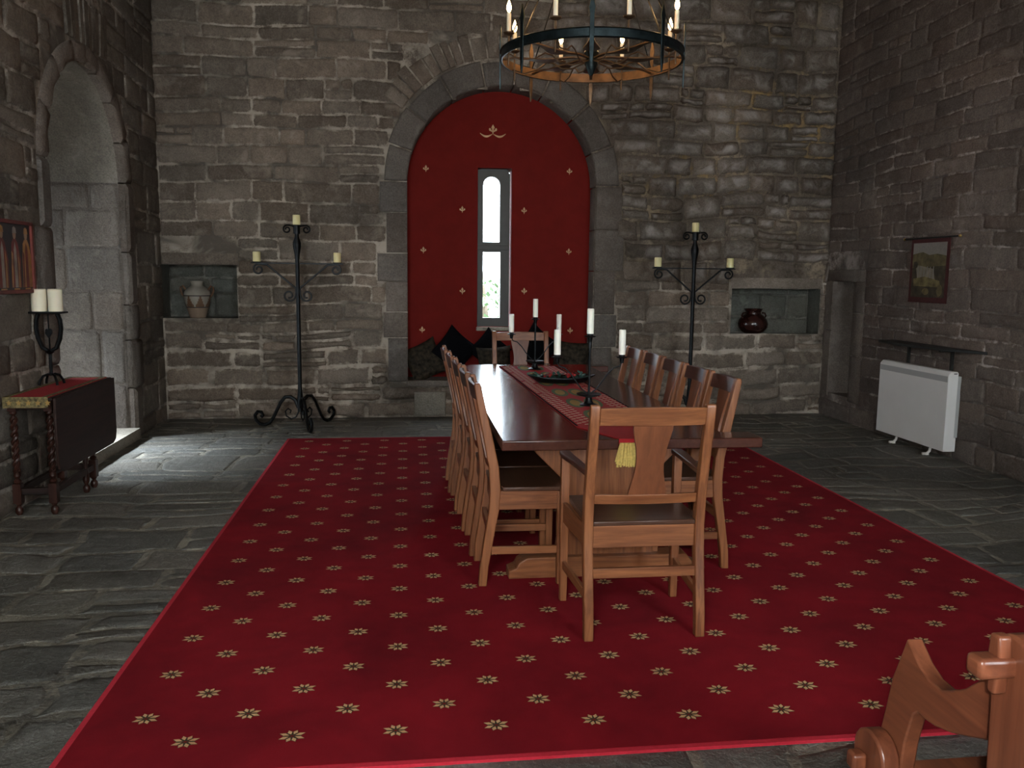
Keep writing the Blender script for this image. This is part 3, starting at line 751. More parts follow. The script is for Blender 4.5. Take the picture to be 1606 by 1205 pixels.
# ------------------------------------------------------------------ chairs
def post_sections(x, w, d, foot, knee, top, z_knee=.50, z_top=1.05):
    secs = []
    for (z, y, dd) in ((.0,foot,d*.9),(.10,foot+(knee-foot)*.12,d*.95),(.25,foot+(knee-foot)*.5,d),(.40,knee-.006,d*1.12),(z_knee,knee,d*1.15),(.62,knee-.008,d*1.1),(.80,(knee+top)*.5+.004,d),(.95,top+.02,d*.85),(z_top-.015,top+.004,d*.75),(z_top,top+.002,d*.5)):
        secs.append((x, y, z, w, dd))
    return secs
def make_chair(name, label, cat, W, WF, Dp, arms, crest, group=None):
    """faces +y; back posts at y~0; W outer back width, WF outer front width"""
    t = empty(name, (0,0,0), 0, label, cat, group)
    pw = .021; foot, knee, top = 0.0, .062, -.035
    xb = W/2-pw; xf = WF/2-pw
    for s in (-1, 1):
        mb = MB(); mb.bar(post_sections(s*xb, pw, .023, foot, knee, top)); mb.build('back_post', M['oak_z'], t, bevel=.005)
    ft = .725 if arms else .495
    for s in (-1, 1):
        mb = MB(); mb.bar([(s*xf,Dp,0,.017,.017),(s*xf,Dp,.3,.020,.020),(s*xf,Dp,ft,.020,.020)]); mb.build('leg', M['oak_z'], t, bevel=.004)
    # seat
    mb = MB(); pts = [(-xb+pw-.001,knee-.02),(xb-pw+.001,knee-.02),(xb-pw+.001,knee+.03),(xf+.03,knee+.035 if not arms else knee+.035),(xf+.032,Dp+.03),(-xf-.032,Dp+.03),(-xf-.03,knee+.035),(-xb+pw-.001,knee+.03)]
    if arms: pts = [(-xb+pw-.001,knee-.02),(xb-pw+.001,knee-.02),(xb-pw+.001,knee+.03),(xf-.019,knee+.035),(xf-.019,Dp+.03),(-xf+.019,Dp+.03),(-xf+.019,knee+.035),(-xb+pw-.001,knee+.03)]
    mb.prism(pts, lambda p, q, s: (p, q, s), .500, .522); mb.build('seat', M['seat_dark'], t, bevel=.005)
    mb = MB(); mb.box(-xb+pw, xb-pw, knee-.012, knee+.01, .40, .499); mb.build('apron', M['oak_x'], t, bevel=.002)
    mb = MB(); mb.box(-xf+.02, xf-.02, Dp-.011, Dp+.011, .40, .499); mb.build('apron', M['oak_x'], t, bevel=.002)
    for s in (-1, 1):
        mb = MB(); a, b = s*(xb), s*(xf)
        mb.prism([(a-.010,knee+.02),(a+.010,knee+.02),(b+.010,Dp-.018),(b-.010,Dp-.018)], lambda p, q, h: (p, q, h), .40, .499); mb.build('apron', M['oak_y'], t, bevel=.002)
        mb = MB(); mb.prism([(a-.009,.045),(a+.009,.045),(b+.009,Dp-.016),(b-.009,Dp-.016)], lambda p, q, h: (p, q, h), .165, .205); mb.build('stretcher', M['oak_y'], t, bevel=.002)
    mb = MB(); mb.box(-xb+pw, xb-pw, .022, .044, .27, .315); mb.build('stretcher', M['oak_x'], t, bevel=.002)
    # back
    N = 9; pts = []
    hw = xb-pw
    def backy(z): return knee-.008+(top-knee)*max(0, (z-.6)/.45)
    def curved(x): return -.018*(1-(x/hw)**2)
    def rail(name_, z0, z1, th, mat, rise=0):
        mb = MB(); vs = []; fs = []
        n = 10
        for k in range(n+1):
            x = -hw+2*hw*k/n; cy = curved(x); r_ = rise*(1-(x/hw)**2)
            for (z, y) in ((z0, backy(z0)-th/2), (z0, backy(z0)+th/2), (z1+r_, backy(z1)+th/2), (z1+r_, backy(z1)-th/2)): vs.append((x, y+cy, z))
        for k in range(n):
            for i in range(4): fs.append((4*k+i, 4*k+4+i, 4*k+4+(i+1) % 4, 4*k+(i+1) % 4))
        fs += [(0,1,2,3), (4*n+3,4*n+2,4*n+1,4*n)]
        mb.add(vs, fs); mb.build(name_, mat, t, bevel=.003)
    rail('crest_rail', .960, 1.036, .020, crest, .006)
    rail('back_rail', .600, .645, .018, M['oak_x'])
    mb = MB(); vs = []; fs = []; n = 14
    for k in range(n+1):
        z = .640+(.965-.640)*k/n; u = (z-.640)/.325
        w = (.086-.025*math.sin(PI*min(1, max(0, u*1.05)))**1.3)*(1 if W > .48 else .86)
        cy = -.016
        for (x, y) in ((-w, -.007), (w, -.007), (w, .007), (-w, .007)): vs.append((x, backy(z)+cy+y, z))
    for k in range(n):
        for i in range(4): fs.append((4*k+i, 4*k+(i+1) % 4, 4*k+4+(i+1) % 4, 4*k+4+i))
    fs += [(3,2,1,0), (4*n,4*n+1,4*n+2,4*n+3)]
    mb.add(vs, fs); mb.build('splat', M['splat'], t)
    if arms:
        for s in (-1, 1):
            mb = MB(); a, b = s*xb, s*xf
            pl = [(a-.018,.045),(a+.018,.045),((a+b)/2+.026,.25),(b+.030,Dp-.06),(b+.030,Dp+.03),(b-.024,Dp+.03),(b-.026,Dp-.06),((a+b)/2-.018,.25)]
            mb.prism(pl, lambda p, q, h: (p, q, h+.03*math.sin(PI*min(1,max(0,q/Dp)))*0), .722, .746); mb.build('armrest', M['dark_y'], t, bevel=.006)
    return t
arm0 = make_chair('armchair', 'wooden armchair with its back to the viewer at the near head of the dining table', 'chair', .545, .60, .465, True, M['oak_x'])
arm0.location = (1.030, 3.44, .014); arm0.rotation_euler = (0, 0, 0)
dup(arm0, (1.075, 7.98, .014), PI, 'wooden armchair at the far head of the table, facing the viewer')
ord_ = ['nearest', 'second', 'third', 'fourth', 'farthest']
ch0 = make_chair('dining_chair', 'x', 'chair', .425, .425, .40, False, M['dark_x'], 'dining chairs along the left side of the table')
for k in range(5):
    lab = '%s wooden dining chair in the row tucked against the left side of the table' % ord_[k]
    pos = (.378-.018*k, 4.33+.468*k, .014); rz = -PI/2+R.uniform(-.02,.02)
    if k == 0: ch0.location = pos; ch0.rotation_euler = (0,0,rz); ch0['label'] = lab
    else: dup(ch0, pos, rz, lab)
for k in range(5):
    lab = '%s wooden dining chair in the row along the right side of the table' % ord_[k]
    dup(ch0, (1.722-.010*k, 4.475+.432*k, .014), PI/2+R.uniform(-.012,.012), lab, 'dining chairs along the right side of the table')

# ------------------------------------------------------------------ table candelabra
def spiral(cx, cz, r0, turns, a0, sgn, n=26, r1=.25):
    out = []
    for k in range(n+1):
        t = k/n; a = a0+sgn*2*PI*turns*t; r = r0*(1-(1-r1)*t); out.append((cx+r*math.cos(a), cz+r*math.sin(a)))
    return out
def table_candelabrum(x, y, rz, label):
    t = empty('candelabrum', (x, y, TZ+.0065), rz, label, 'candelabrum', 'black iron candelabra on the dining table')
    mb = MB(); mb.lathe([(.0,.0),(.055,.0),(.057,.006),(.03,.015),(.022,.03),(.02,.05),(.05,.058),(.075,.066),(.078,.074),(.06,.07),(.012,.062),(.0,.062)], 28, cap=False); mb.build('base', M['iron'], t)
    mb = MB(); mb.tube([(0,0,.06),(0,0,.43)], .0075, 10); mb.lathe([(.0,.36),(.012,.36),(.012,.40),(.007,.41)], 12, cap=False); mb.build('stem', M['iron'], t)
    for s in (-1, 1):
        path = [(s*.01,0,.075),(s*.045,0,.10),(s*.08,0,.145),(s*.115,0,.195),(s*.155,0,.235),(s*.19,0,.245),(s*.205,0,.27),(s*.205,0,.30)]
        mb = MB(); mb.tube(path, .0045, 8); mb.build('arm', M['iron'], t)
    for (dx, z) in ((0,.44),(-.205,.31),(.205,.31)):
        mb = MB(); mb.lathe([(.0,z-.045),(.012,z-.045),(.016,z-.015),(.034,z-.012),(.036,z-.006),(.019,z-.004),(.019,z+.008),(.0,z+.008)], 20, (dx,0,0), cap=False); mb.build('candle_cup', M['iron'], t)
    return t
def taper(x, y, z, h, r, label, mat='candle_w', group=None, tilt=0, cat='candle', name='candle'):
    t = empty(name, (x, y, z), R.uniform(0, 6), label, cat, group); t.rotation_euler = (tilt, 0, 0)
    mb = MB(); mb.lathe([(.0,.0),(r*.98,.0),(r,.01),(r,h-.006),(r*.9,h),(r*.3,h-.003),(.0,h-.004)], 24, cap=False); mb.build('wax', M[mat], t)
    mb = MB(); mb.tube([(0,0,h-.005),(.001,0,h+.008),(.003,0,h+.014)], .0012, 6); mb.build('wick', M['wick'], t)
    return t
for (x, y, nm) in ((1.122, 5.10, 'nearer'), (1.085, 7.12, 'farther')):
    table_candelabrum(x, y, 0, 'black iron three-branch candelabrum on the runner, the %s of two' % nm)
    zc = TZ+.0065
    for (dx, z, w) in ((-.205,.31,'left'),(0,.44,'tall middle'),(.205,.31,'right')):
        taper(x+dx, y, zc+z+.008, .155, .0215, 'white candle on the %s holder of the %s table candelabrum' % (w, nm), group='white candles on the table candelabra')
# boat dish with leaves and berries
t = empty('serving_dish', (1.15, 6.20, TZ+.0065), 0, 'dark boat-shaped dish on the runner between the two candelabra', 'dish')
mb = MB(); vs = []; fs = []; n = 28
for (k, z, sc) in ((0,.0,.45),(1,.006,.7),(2,.022,.9),(3,.04,1.0),(4,.046,.99),(5,.034,.9),(6,.014,.6)):
    for i in range(n):
        a = 2*PI*i/n; vs.append((.26*sc*math.cos(a), .12*sc*math.sin(a), z+.018*math.cos(a)**2*(z > .01)))
for k in range(6):
    for i in range(n): fs.append((k*n+i, k*n+(i+1) % n, (k+1)*n+(i+1) % n, (k+1)*n+i))
fs += [list(range(n))[::-1], list(range(6*n, 7*n))]
mb.add(vs, fs); mb.build('bowl', M['iron'], t)
def ico(mb, c, r, mi=0, sq=1.0, n=10):
    pr = [(r*math.sin(PI*k/6), -r*math.cos(PI*k/6)*sq) for k in range(7)]; pr[0] = (.0005, pr[0][1]); pr[-1] = (.0005, pr[-1][1])
    mb.lathe(pr, n, c, mi, cap=False)
spots = [(-.19,'leftmost'),(-.03,'middle'),(.18,'rightmost')]
for (dx, w) in spots:
    mb = MB()
    for k in range(16):
        a = R.uniform(0, 2*PI); d = R.uniform(.01, .035); l = R.uniform(.04,.06); cz = .035+R.uniform(0, .03)
        c = Vector((dx*.85+d*math.cos(a), d*math.sin(a), cz)); dr = Vector((math.cos(a), math.sin(a), R.uniform(-.2,.6))).normalized(); sd = dr.cross(Vector((0,0,1))).normalized()*.014
        mb.add([c, c+dr*l*.5+sd, c+dr*l, c+dr*l*.5-sd, c+dr*l*.5+Vector((0,0,.006))], [(0,1,4),(1,2,4),(2,3,4),(3,0,4)])
    o = mb.build('leaf_spray', M['leaf_teal'], loc=(1.15, 6.20, TZ+.008)); tag(o, 'dark green leaf spray in the boat-shaped dish, %s of three' % w, 'foliage', 'leaf sprays in the dish')
for (dx, w) in ((-.105,'left'),(.07,'right')):
    mb = MB()
    for k in range(9): ico(mb, (dx+R.uniform(-.028,.028), R.uniform(-.03,.03), .045+R.uniform(0,.02)), .011)
    o = mb.build('berry_cluster', M['berry'], loc=(1.15, 6.20, TZ+.008)); tag(o, 'cluster of red berries in the boat-shaped dish, %s one' % w, 'berries', 'berry clusters in the dish')

# ------------------------------------------------------------------ floor candle stands
def floor_stand(x, y, rz, label):
    t = empty('candle_stand', (x, y, 0), rz, label, 'candle stand', 'tall black iron candle stands by the end wall')
    mb = MB(); pr = [(.030,.16),(.030,.30),(.021,.42),(.021,1.72),(.026,1.78),(.042,1.86),(.042,1.90),(.021,1.96),(.021,1.985),(.034,1.99),(.034,2.07)]
    mb.lathe(pr, 12); mb.build('pole', M['iron'], t)
    mb = MB(); mb.lathe([(.0,2.07),(.055,2.07),(.058,2.078),(.0,2.078)], 20, cap=False); mb.build('tray', M['iron'], t)
    for s in (-1, 1):
        mb = MB(); P = [(s*.02,0,2.06),(s*.055,0,2.072)]
        P += [(s*a, 0, b) for a, b in spiral(.095, 2.033, .042, 1.35, PI/2+.2, -1, 22, .3)]
        mb.tube(P, .0095, 6); mb.build('scroll', M['iron'], t)
        mb = MB(); mb.box(min(0, s*.46), max(0, s*.46), -.008, .008, 1.685, 1.697); mb.build('arm', M['iron'], t)
        mb = MB(); mb.lathe([(.0,1.697),(.045,1.697),(.048,1.705),(.0,1.705)], 20, (s*.40,0,0), cap=False); mb.build('tray', M['iron'], t)
        P = [(s*a, 0, b) for a, b in spiral(.385, 1.628, .055, 1.3, PI/2, -1, 22, .35)][::-1] + [(s*.30,0,1.675),(s*.02,0,1.44)]
        mb = MB(); mb.tube(P, .0095, 6); mb.build('brace', M['iron'], t)
        P = [(s*.02,0,1.44),(s*.022,0,1.38)] + [(s*a, 0, b) for a, b in spiral(.088, 1.365, .062, 1.3, PI+.1, 1, 22, .35)]
        mb = MB(); mb.tube(P, .0095, 6); mb.build('scroll', M['iron'], t)
    for a in (170, 50, -70):
        c, s = math.cos(math.radians(a)-rz), math.sin(math.radians(a)-rz)
        prof = [(.02,.20),(.05,.28),(.10,.315),(.16,.31),(.21,.25),(.25,.17),(.29,.09),(.33,.035),(.38,.012),(.43,.02),(.475,.06),(.485,.11),(.455,.15),(.415,.145),(.40,.115),(.42,.095)]
        mb = MB(); mb.tube([(r*c, r*s, z) for r, z in prof], .0145, 6, sq=1.3)
        mb.tube([(r*c, r*s, z) for r, z in [(.02,.16),(.05,.10),(.10,.08),(.15,.11),(.16,.16),(.13,.19),(.10,.17),(.11,.14)]], .008, 6)
        mb.build('leg', M['iron'], t)
    return t
for (x, y, nm, rz) in ((-1.115, 8.86, 'left', .03), (3.07, 8.84, 'right', -.02)):
    floor_stand(x, y, rz, 'tall black wrought iron three-candle floor stand %s of the red recess' % nm)
    for (dx, z, w, h) in ((-.40,1.705,'left',.10),(0,2.078,'top',.10),(.40,1.705,'right',.10)):
        taper(x+dx*math.cos(rz), y+dx*math.sin(rz), z, h, .038, 'short yellowish pillar candle, %s of the tall floor stand %s of the red recess' % (w, nm), 'candle_y', 'pillar candles on the floor stands', name='pillar_candle')

# ------------------------------------------------------------------ chandelier
CXc, CYc, CZc, CRr = 1.228, 5.75, 3.05, .60
t = empty('chandelier', (CXc, CYc, CZc), 0, 'black iron ring chandelier with lit candle lamps hanging over the table', 'chandelier')
mb = MB(); mb.lathe([(CRr-.006,-.030),(CRr+.006,-.030),(CRr+.006,.030),(CRr-.004,.030)], 72, cap=False)
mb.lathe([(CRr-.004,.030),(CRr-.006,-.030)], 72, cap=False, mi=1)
mb.lathe([(CRr+.004,.022),(CRr+.014,.026),(CRr+.004,.032)], 72, cap=False); mb.lathe([(CRr+.004,-.032),(CRr+.014,-.026),(CRr+.004,-.022)], 72, cap=False)
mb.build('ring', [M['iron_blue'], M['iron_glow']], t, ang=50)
va = math.atan2(-CYc, -CXc)   # station 0 faces the viewpoint side
mb = MB(); mb.lathe([(.0,-.12),(.012,-.115),(.03,-.08),(.045,-.04),(.035,.0),(.05,.03),(.03,.07),(.014,.1),(.012,.14)], 16, cap=False); mb.build('hub', M['iron_blue'], t)
mb = MB(); mb.tube([(0,0,.1),(0,0,CH-.24-CZc)], .014, 8); mb.build('hanging_rod', M['iron_blue'], t)
for k in range(8):
    a = va+k*PI/4; c, s = math.cos(a), math.sin(a)
    mb = MB()   # flat wavy spoke
    vs = []; fs = []; n = 12
    for i in range(n+1):
        u = i/n; r = .03+u*(CRr-.035); w = .010+.030*math.sin(PI*min(1, u*1.05))**2*(1+.5*math.cos(u*4*PI)); z = .01*math.sin(u*3*PI)-.008
        for (q, h) in ((-w,-.004),(w,-.004),(w,.004),(-w,.004)): vs.append((r*c-q*s, r*s+q*c, z+h))
    for i in range(n):
        for j in range(4): fs.append((4*i+j, 4*i+(j+1) % 4, 4*i+4+(j+1) % 4, 4*i+4+j))
    mb.add(vs, fs); mb.build('spoke', M['iron_candlelit'], t)
    # spear through the ring
    R_ = Matrix.Rotation(a, 4, 'Z') @ Matrix.Translation((CRr+.012, 0, 0))
    mb = MB(); pts = [(-.014,-.10),(-.008,-.17),(0,-.20),(.008,-.17),(.014,-.10),(.014,.10),(.020,.14),(0,.22),(-.020,.14),(-.014,.10)]
    mb.prism(pts, lambda p, q, h: (h, p, q), -.005, .005, M=R_); mb.build('spear', M['iron_candlelit'] if k > 2 and k < 6 else M['iron_blue'], t, bevel=.002)  # far spears get the iron with candlelight in its colour
    mb = MB(); mb.tube([(CRr*c, CRr*s, .03), (CRr*c*.5, CRr*s*.5, .62), (0.02*c, .02*s, 1.1)], .0045, 6); mb.build('hanging_bar', M['iron'], t)
    # scroll stay under the ring between spokes
    a2 = a+PI/8; c2, s2 = math.cos(a2), math.sin(a2)
    P = [(r*c2, r*s2, z) for r, z in ((CRr,-.02),(.50,-.055),(.40,-.04),(.33,-.0),(.28,-.01),(.22,-.05),(.14,-.06),(.05,-.03))]
    mb = MB(); mb.tube(P, .005, 6); mb.build('stay', M['iron_candlelit'], t)
    r2 = CRr-.02
    mb = MB(); mb.tube([(r2*c2, r2*s2, -.10), (r2*c2, r2*s2, .085)], .006, 8); mb.lathe([(.0,.085),(.012,.087),(.035,.10),(.037,.106),(.0,.106)], 20, (r2*c2, r2*s2, 0), cap=False); mb.build('candle_cup', M['iron_candlelit'], t)
    mb = MB(); mb.lathe([(.0,.106),(.0145,.106),(.0145,.225),(.006,.23),(.0,.23)], 16, (r2*c2, r2*s2, 0), cap=False); lt = mb.build('candle_lamp', M['candle'], t)
    mb = MB(); mb.lathe([(.0005,.228),(.010,.236),(.016,.252),(.0155,.268),(.010,.288),(.004,.302),(.0005,.312)], 14, (r2*c2, r2*s2, 0), cap=False); mb.build('flame_bulb', M['flame'], lt)

# ------------------------------------------------------------------ cushions
def cushion(name, x, y, z, s, rot, mat, label, grp=None, th=.12):
    mb = MB(); n = 14; vs = []; fs = []
    for sd in (1, -1):
        for j in range(n+1):
            for i in range(n+1):
                u, v = i/n*2-1, j/n*2-1
                pin = 1-.10*(1-abs(u)**2)*abs(v)**3 - 0
                pin2 = 1-.10*(1-abs(v)**2)*abs(u)**3
                h = th/2*((1-abs(u)**2.6)*(1-abs(v)**2.6))**.42+.006*noise.noise(Vector((u*2, v*2, x)))
                vs.append((u*s/2*pin2, sd*h, v*s/2*pin))
    m = (n+1)*(n+1)
    for j in range(n):
        for i in range(n):
            a = j*(n+1)+i; fs.append((a, a+n+1, a+n+2, a+1)); fs.append((m+a, m+a+1, m+a+n+2, m+a+n+1))
    mb.add(vs, fs)
    o = mb.build(name, mat, loc=(x, y, z), rot=rot, ang=80); tag(o, label, 'cushion', grp); return o
cushion('cushion', .185, BY+.10, .625, .43, (-.30, math.radians(-24), .18), M['brocade'], 'dark patterned cushion leaning at the left end of the window seat', 'cushions on the window seat')
cushion('cushion', .53, BY+.14, .745, .42, (-.28, math.radians(40), 0), M['black_velvet'], 'plain black cushion on its corner, left of the slit window', 'cushions on the window seat')
cushion('cushion', .98, BY+.06, .60, .40, (-.30, math.radians(-4), 0), M['brocade'], 'dark patterned cushion directly behind the far armchair', 'cushions on the window seat')
cushion('cushion', .93, BY+.19, .74, .38, (-.18, math.radians(44), 0), M['black_velvet'], 'black cushion with one corner showing below the window sill', 'cushions on the window seat', .10)
cushion('cushion', 1.48, BY+.14, .775, .42, (-.26, math.radians(38), 0), M['black_velvet'], 'plain black cushion on its corner, right of the slit window', 'cushions on the window seat')
cushion('cushion', 1.86, BY+.08, .645, .43, (-.28, math.radians(5), -.15), M['brocade'], 'dark patterned cushion upright at the right end of the window seat', 'cushions on the window seat')

# ------------------------------------------------------------------ niche pots
t = empty('vase', (-2.27, BY+.13, 1.10), 0, 'cream and terracotta two-handled vase in the left wall niche', 'vase')
prof = [(.0,.0),(.082,.0),(.086,.01),(.10,.06),(.118,.12),(.134,.18),(.14,.22),(.141,.245),(.132,.28),(.11,.31),(.075,.335),(.062,.345),(.06,.36),(.066,.385),(.068,.395),(.055,.395),(.05,.35),(.0,.35)]
fine = []
for (a, b) in zip(prof, prof[1:]):
    m_ = max(1, int(abs(b[1]-a[1])/.012))
    for k in range(m_): fine.append((a[0]+(b[0]-a[0])*k/m_, a[1]+(b[1]-a[1])*k/m_))
fine.append(prof[-1])
def vm(u, z):
    if abs(z-.238) < .006 or abs(z-.118) < .006: return 3
    if .118 < z < .238:
        w = (u*7+.25) % 1; tri = 1-abs(2*w-1); return 0 if tri*1.1 > (z-.118)/.12*-1+1.0 - 0 else 1
    if z < .118: return 2
    return 0
mb = MB(); mb.lathe(fine, 84, cap=False, mfn=lambda u, z: vm(u, z)); mb.build('body', [M['vase_cream'], M['terracotta'], M['vase_pink'], M['vase_line']], t, ang=50)
for s in (-1, 1):
    mb = MB(); mb.tube([(s*.115,0,.30),(s*.15,0,.345),(s*.17,0,.33),(s*.172,0,.29),(s*.155,0,.245),(s*.134,0,.225)], .011, 8); mb.build('handle', M['terracotta'], t)
t = empty('pot', (4.06, BY+.14, .94), 0, 'round dark brown glazed pot in the right wall niche', 'pot')
mb = MB(); mb.lathe([(.0,.0),(.08,.0),(.13,.03),(.165,.075),(.175,.12),(.16,.17),(.12,.215),(.088,.235),(.085,.255),(.105,.29),(.108,.298),(.09,.298),(.075,.25),(.0,.2)], 40, cap=False); mb.build('body', M['pot_brown'], t)
for s in (-1, 1):
    mb = MB(); mb.tube([(s*.10,-.02,.25),(s*.135,-.02,.245),(s*.15,-.02,.215),(s*.135,-.02,.19)], .009, 8); mb.build('handle', M['pot_brown'], t)

# ------------------------------------------------------------------ drop-leaf side table
gt = empty('gateleg_table', (-2.42, 6.05, 0), 0, 'dark old drop-leaf table with twisted legs by the left wall', 'table')
G = lambda x, y: (x+2.42, y-6.05)
mb = MB(); x0, y0 = G(-2.56, 5.64); x1, y1 = G(-2.265, 6.74); mb.box(x0, x1, y0, y1, .765, .785); mb.build('tabletop', M['black_y'], gt, bevel=.004)
def leaf(xl, name='leaf'):
    a, b = 5.64-6.05, 6.74-6.05; zt_, zb = .782, .285; r = .08
    pts = [(a, zt_), (a, zb+r), (a+r*.3, zb+r*.3), (a+r, zb), (b-r, zb), (b-r*.3, zb+r*.3), (b, zb+r), (b, zt_)]
    mb = MB(); mb.prism(pts, lambda p, q, h: (h, p, q), xl+2.42-.009, xl+2.42+.009); mb.build(name, M['black_y'], gt, bevel=.004)
leaf(-2.252)
def barley(x, y, x_, z0=.0):
    X, Y = G(x, y)
    mb = MB()
    mb.lathe([(.0,.0),(.016,.0),(.026,.02),(.024,.045),(.012,.06),(.022,.075),(.022,.08)], 14, (X,Y,0))
    mb.box(X-.025, X+.025, Y-.025, Y+.025, .08, .21)
    mb.lathe([(.018,.21),(.026,.225),(.014,.24),(.024,.262),(.016,.285),(.010,.29),(.010,.66),(.024,.675),(.018,.69)], 14, (X,Y,0))
    for ph in (0, PI):
        P = [(X+.0135*math.cos(ph+k*.62), Y+.0135*math.sin(ph+k*.62), .285+k*.0095) for k in range(40)]
        mb.tube(P, .0115, 6)
    mb.box(X-.025, X+.025, Y-.025, Y+.025, .69, .764)
    mb.build('leg', M['old_red'], gt)
for (x, y) in ((-2.315,5.715),(-2.535,5.715),(-2.315,6.42),(-2.535,6.42)): barley(x, y, 0)
X, Y = G(-2.315, 6.27)
mb = MB(); mb.lathe([(.0,.0),(.016,.0),(.026,.02),(.024,.045),(.012,.06),(.022,.08),(.025,.1),(.012,.2),(.024,.27),(.012,.3),(.012,.764)], 14, (X,Y,0)); mb.build('gate_leg', M['old_red'], gt)
for (xa, xb_, ya, yb_) in ((-2.535+.025,-2.315-.025,5.70,5.73),(-2.535+.025,-2.315-.025,6.405,6.435),(-2.33,-2.30,5.74,6.395),(-2.55,-2.52,5.74,6.395)):
    a, b = G(xa, ya); c, d = G(xb_, yb_)
    mb = MB(); mb.box(a, c, b, d, .135, .18); mb.build('stretcher', M['black_x'], gt, bevel=.004)
    if ya > 5.72 or True:
        mb = MB(); mb.box(a, c, b, d, .70, .764); mb.build('apron', M['black_x'], gt, bevel=.002)
# cloth
rc = empty('table_cloth', (-2.42, 6.05, .785), 0, 'red table cover with gold star border on the drop-leaf table', 'tablecloth')
mb = MB(); x0, y0 = G(-2.557, 5.632); x1, y1 = G(-2.285, 6.70)
mb.box(x0, x1, y0, y1, .001, .006, 0)
bw = .035
mb.box(x0, x0+bw, y0, y1, .006, .0085, 1); mb.box(x1-bw, x1, y0, y1, .006, .0085, 1); mb.box(x0, x1, y1-bw, y1, .006, .0085, 1)
mb.box(x0, x1, y0-.006, y0, -.062, .0085, 1)
for k in range(5):
    cx = x0+.04+k*.058; pts = []
    for i in range(10):
        a = PI/2+2*PI*i/10; r = .020 if i % 2 == 0 else .009; pts.append((cx+r*math.cos(a), y0-.0075, -.03+r*math.sin(a)))
    mb.add(pts, [list(range(10))], 2)
mb.build('cloth', [M['red_cloth'], M['gold_cloth'], M['gold_dark']], rc)
# two-candle holder
t = empty('candle_holder', (-2.49, 6.22, .7915), 0, 'black iron lyre-shaped candle holder on the red table cover', 'candle holder')
for k in range(4):
    a = PI/4+k*PI/2; c, s = math.cos(a), math.sin(a)
    mb = MB(); mb.tube([(.0,.0,.075),(.025*c,.025*s,.08),(.055*c,.055*s,.07),(.078*c,.078*s,.035),(.085*c,.085*s,.008)], .009, 8); mb.build('foot', M['iron'], t)
mb = MB(); mb.tube([(0,0,.07),(0,0,.24)], .012, 10); mb.lathe([(.012,.22),(.03,.235),(.012,.25)], 14, cap=False); mb.build('stem', M['iron'], t)
P = [(s_*x, 0, z) for s_, x, z in [(-1,.062,.505),(-1,.078,.46),(-1,.082,.40),(-1,.072,.33),(-1,.045,.265),(0,0,.238),(1,.045,.265),(1,.072,.33),(1,.082,.40),(1,.078,.46),(1,.062,.505)]]
mb = MB(); mb.tube(P, .015, 8); mb.build('lyre_frame', M['iron'], t)
mb = MB(); mb.tube([(0,0,.24),(0,0,.36)], .006, 6); mb.prism([(0,.33),(.022,.365),(.022,.39),(.01,.40),(0,.39),(-.01,.40),(-.022,.39),(-.022,.365)], lambda p, q, h: (p, h, q), .008, -.008)
mb.tube([(0,0,.39),(0,0,.50)], .005, 6); mb.build('heart', M['iron'], t)
mb = MB(); mb.box(-.115, .115, -.06, .06, .505, .520); mb.build('plate', M['iron'], t, bevel=.006)
taper(-2.543, 6.22, .7915+.520, .155, .049, 'thick cream pillar candle, left one on the lyre-shaped holder', 'candle', 'pillar candles on the lyre holder', name='pillar_candle')
taper(-2.438, 6.225, .7915+.520, .155, .047, 'thick cream pillar candle, right one on the lyre-shaped holder', 'candle', 'pillar candles on the lyre holder', name='pillar_candle')

# ------------------------------------------------------------------ picture on the left wall
t = empty('framed_picture', (LX+.02, 5.86, 1.68), 0, 'red-framed picture of robed figures on the left wall above the drop-leaf table', 'picture')
hw, hh = .36, .24
mb = MB()
for (a, b, c, d) in ((-hw, hw, hh-.025, hh), (-hw, hw, -hh, -hh+.025), (-hw, -hw+.025, -hh, hh), (hw-.025, hw, -hh, hh)): mb.box(0, .028, a, b, c, d)
mb.build('frame', M['paint_red'], t, bevel=.003)
mb = MB(); X_ = .012
def pp(pts, mi, lift): mb.add([(X_+lift, y, z) for y, z in pts], [list(range(len(pts)))], mi)
pp([(-hw+.02,-hh+.02),(hw-.02,-hh+.02),(hw-.02,hh-.02),(-hw+.02,hh-.02)], 0, 0)
for k, (yc, rb, tr) in enumerate(((-.26,2,1),(-.08,1,3),(.10,1,3),(.265,2,1))):
    pp([(yc-.07,-.20),(yc+.072,-.20),(yc+.078,-.02),(yc+.045,.09),(yc+.02,.12),(yc-.02,.12),(yc-.045,.09),(yc-.06,-.02)], rb, .001)
    pp([(yc-.022,-.20),(yc+.022,-.20),(yc+.018,.05),(yc,.10),(yc-.018,.05)], tr, .002)
    pp([(yc+.024*math.cos(a_*PI/5), .145+.030*math.sin(a_*PI/5)) for a_ in range(10)], 4, .002)
    pp([(yc-.03,.155),(yc+.03,.155),(yc+.022,.19),(yc,.20),(yc-.022,.19)], 2 if k % 2 else 3, .003)
    pp([(yc+.03,-.2),(yc+.055,-.2),(yc+.058,-.05),(yc+.04,.05)], 2, .002)
    pp([(yc-.066,-.2),(yc-.045,-.2),(yc-.03,.02),(yc-.05,.04)], 2 if k == 2 else 1, .0015); pp([(yc-.05,-.235),(yc+.05,-.235),(yc+.04,-.205),(yc-.04,-.205)], 2, .001)
mb.build('painting', [M['paint_dark'], M['paint_red'], M['paint_gold'], M['paint_grey'], M['paint_skin']], t)

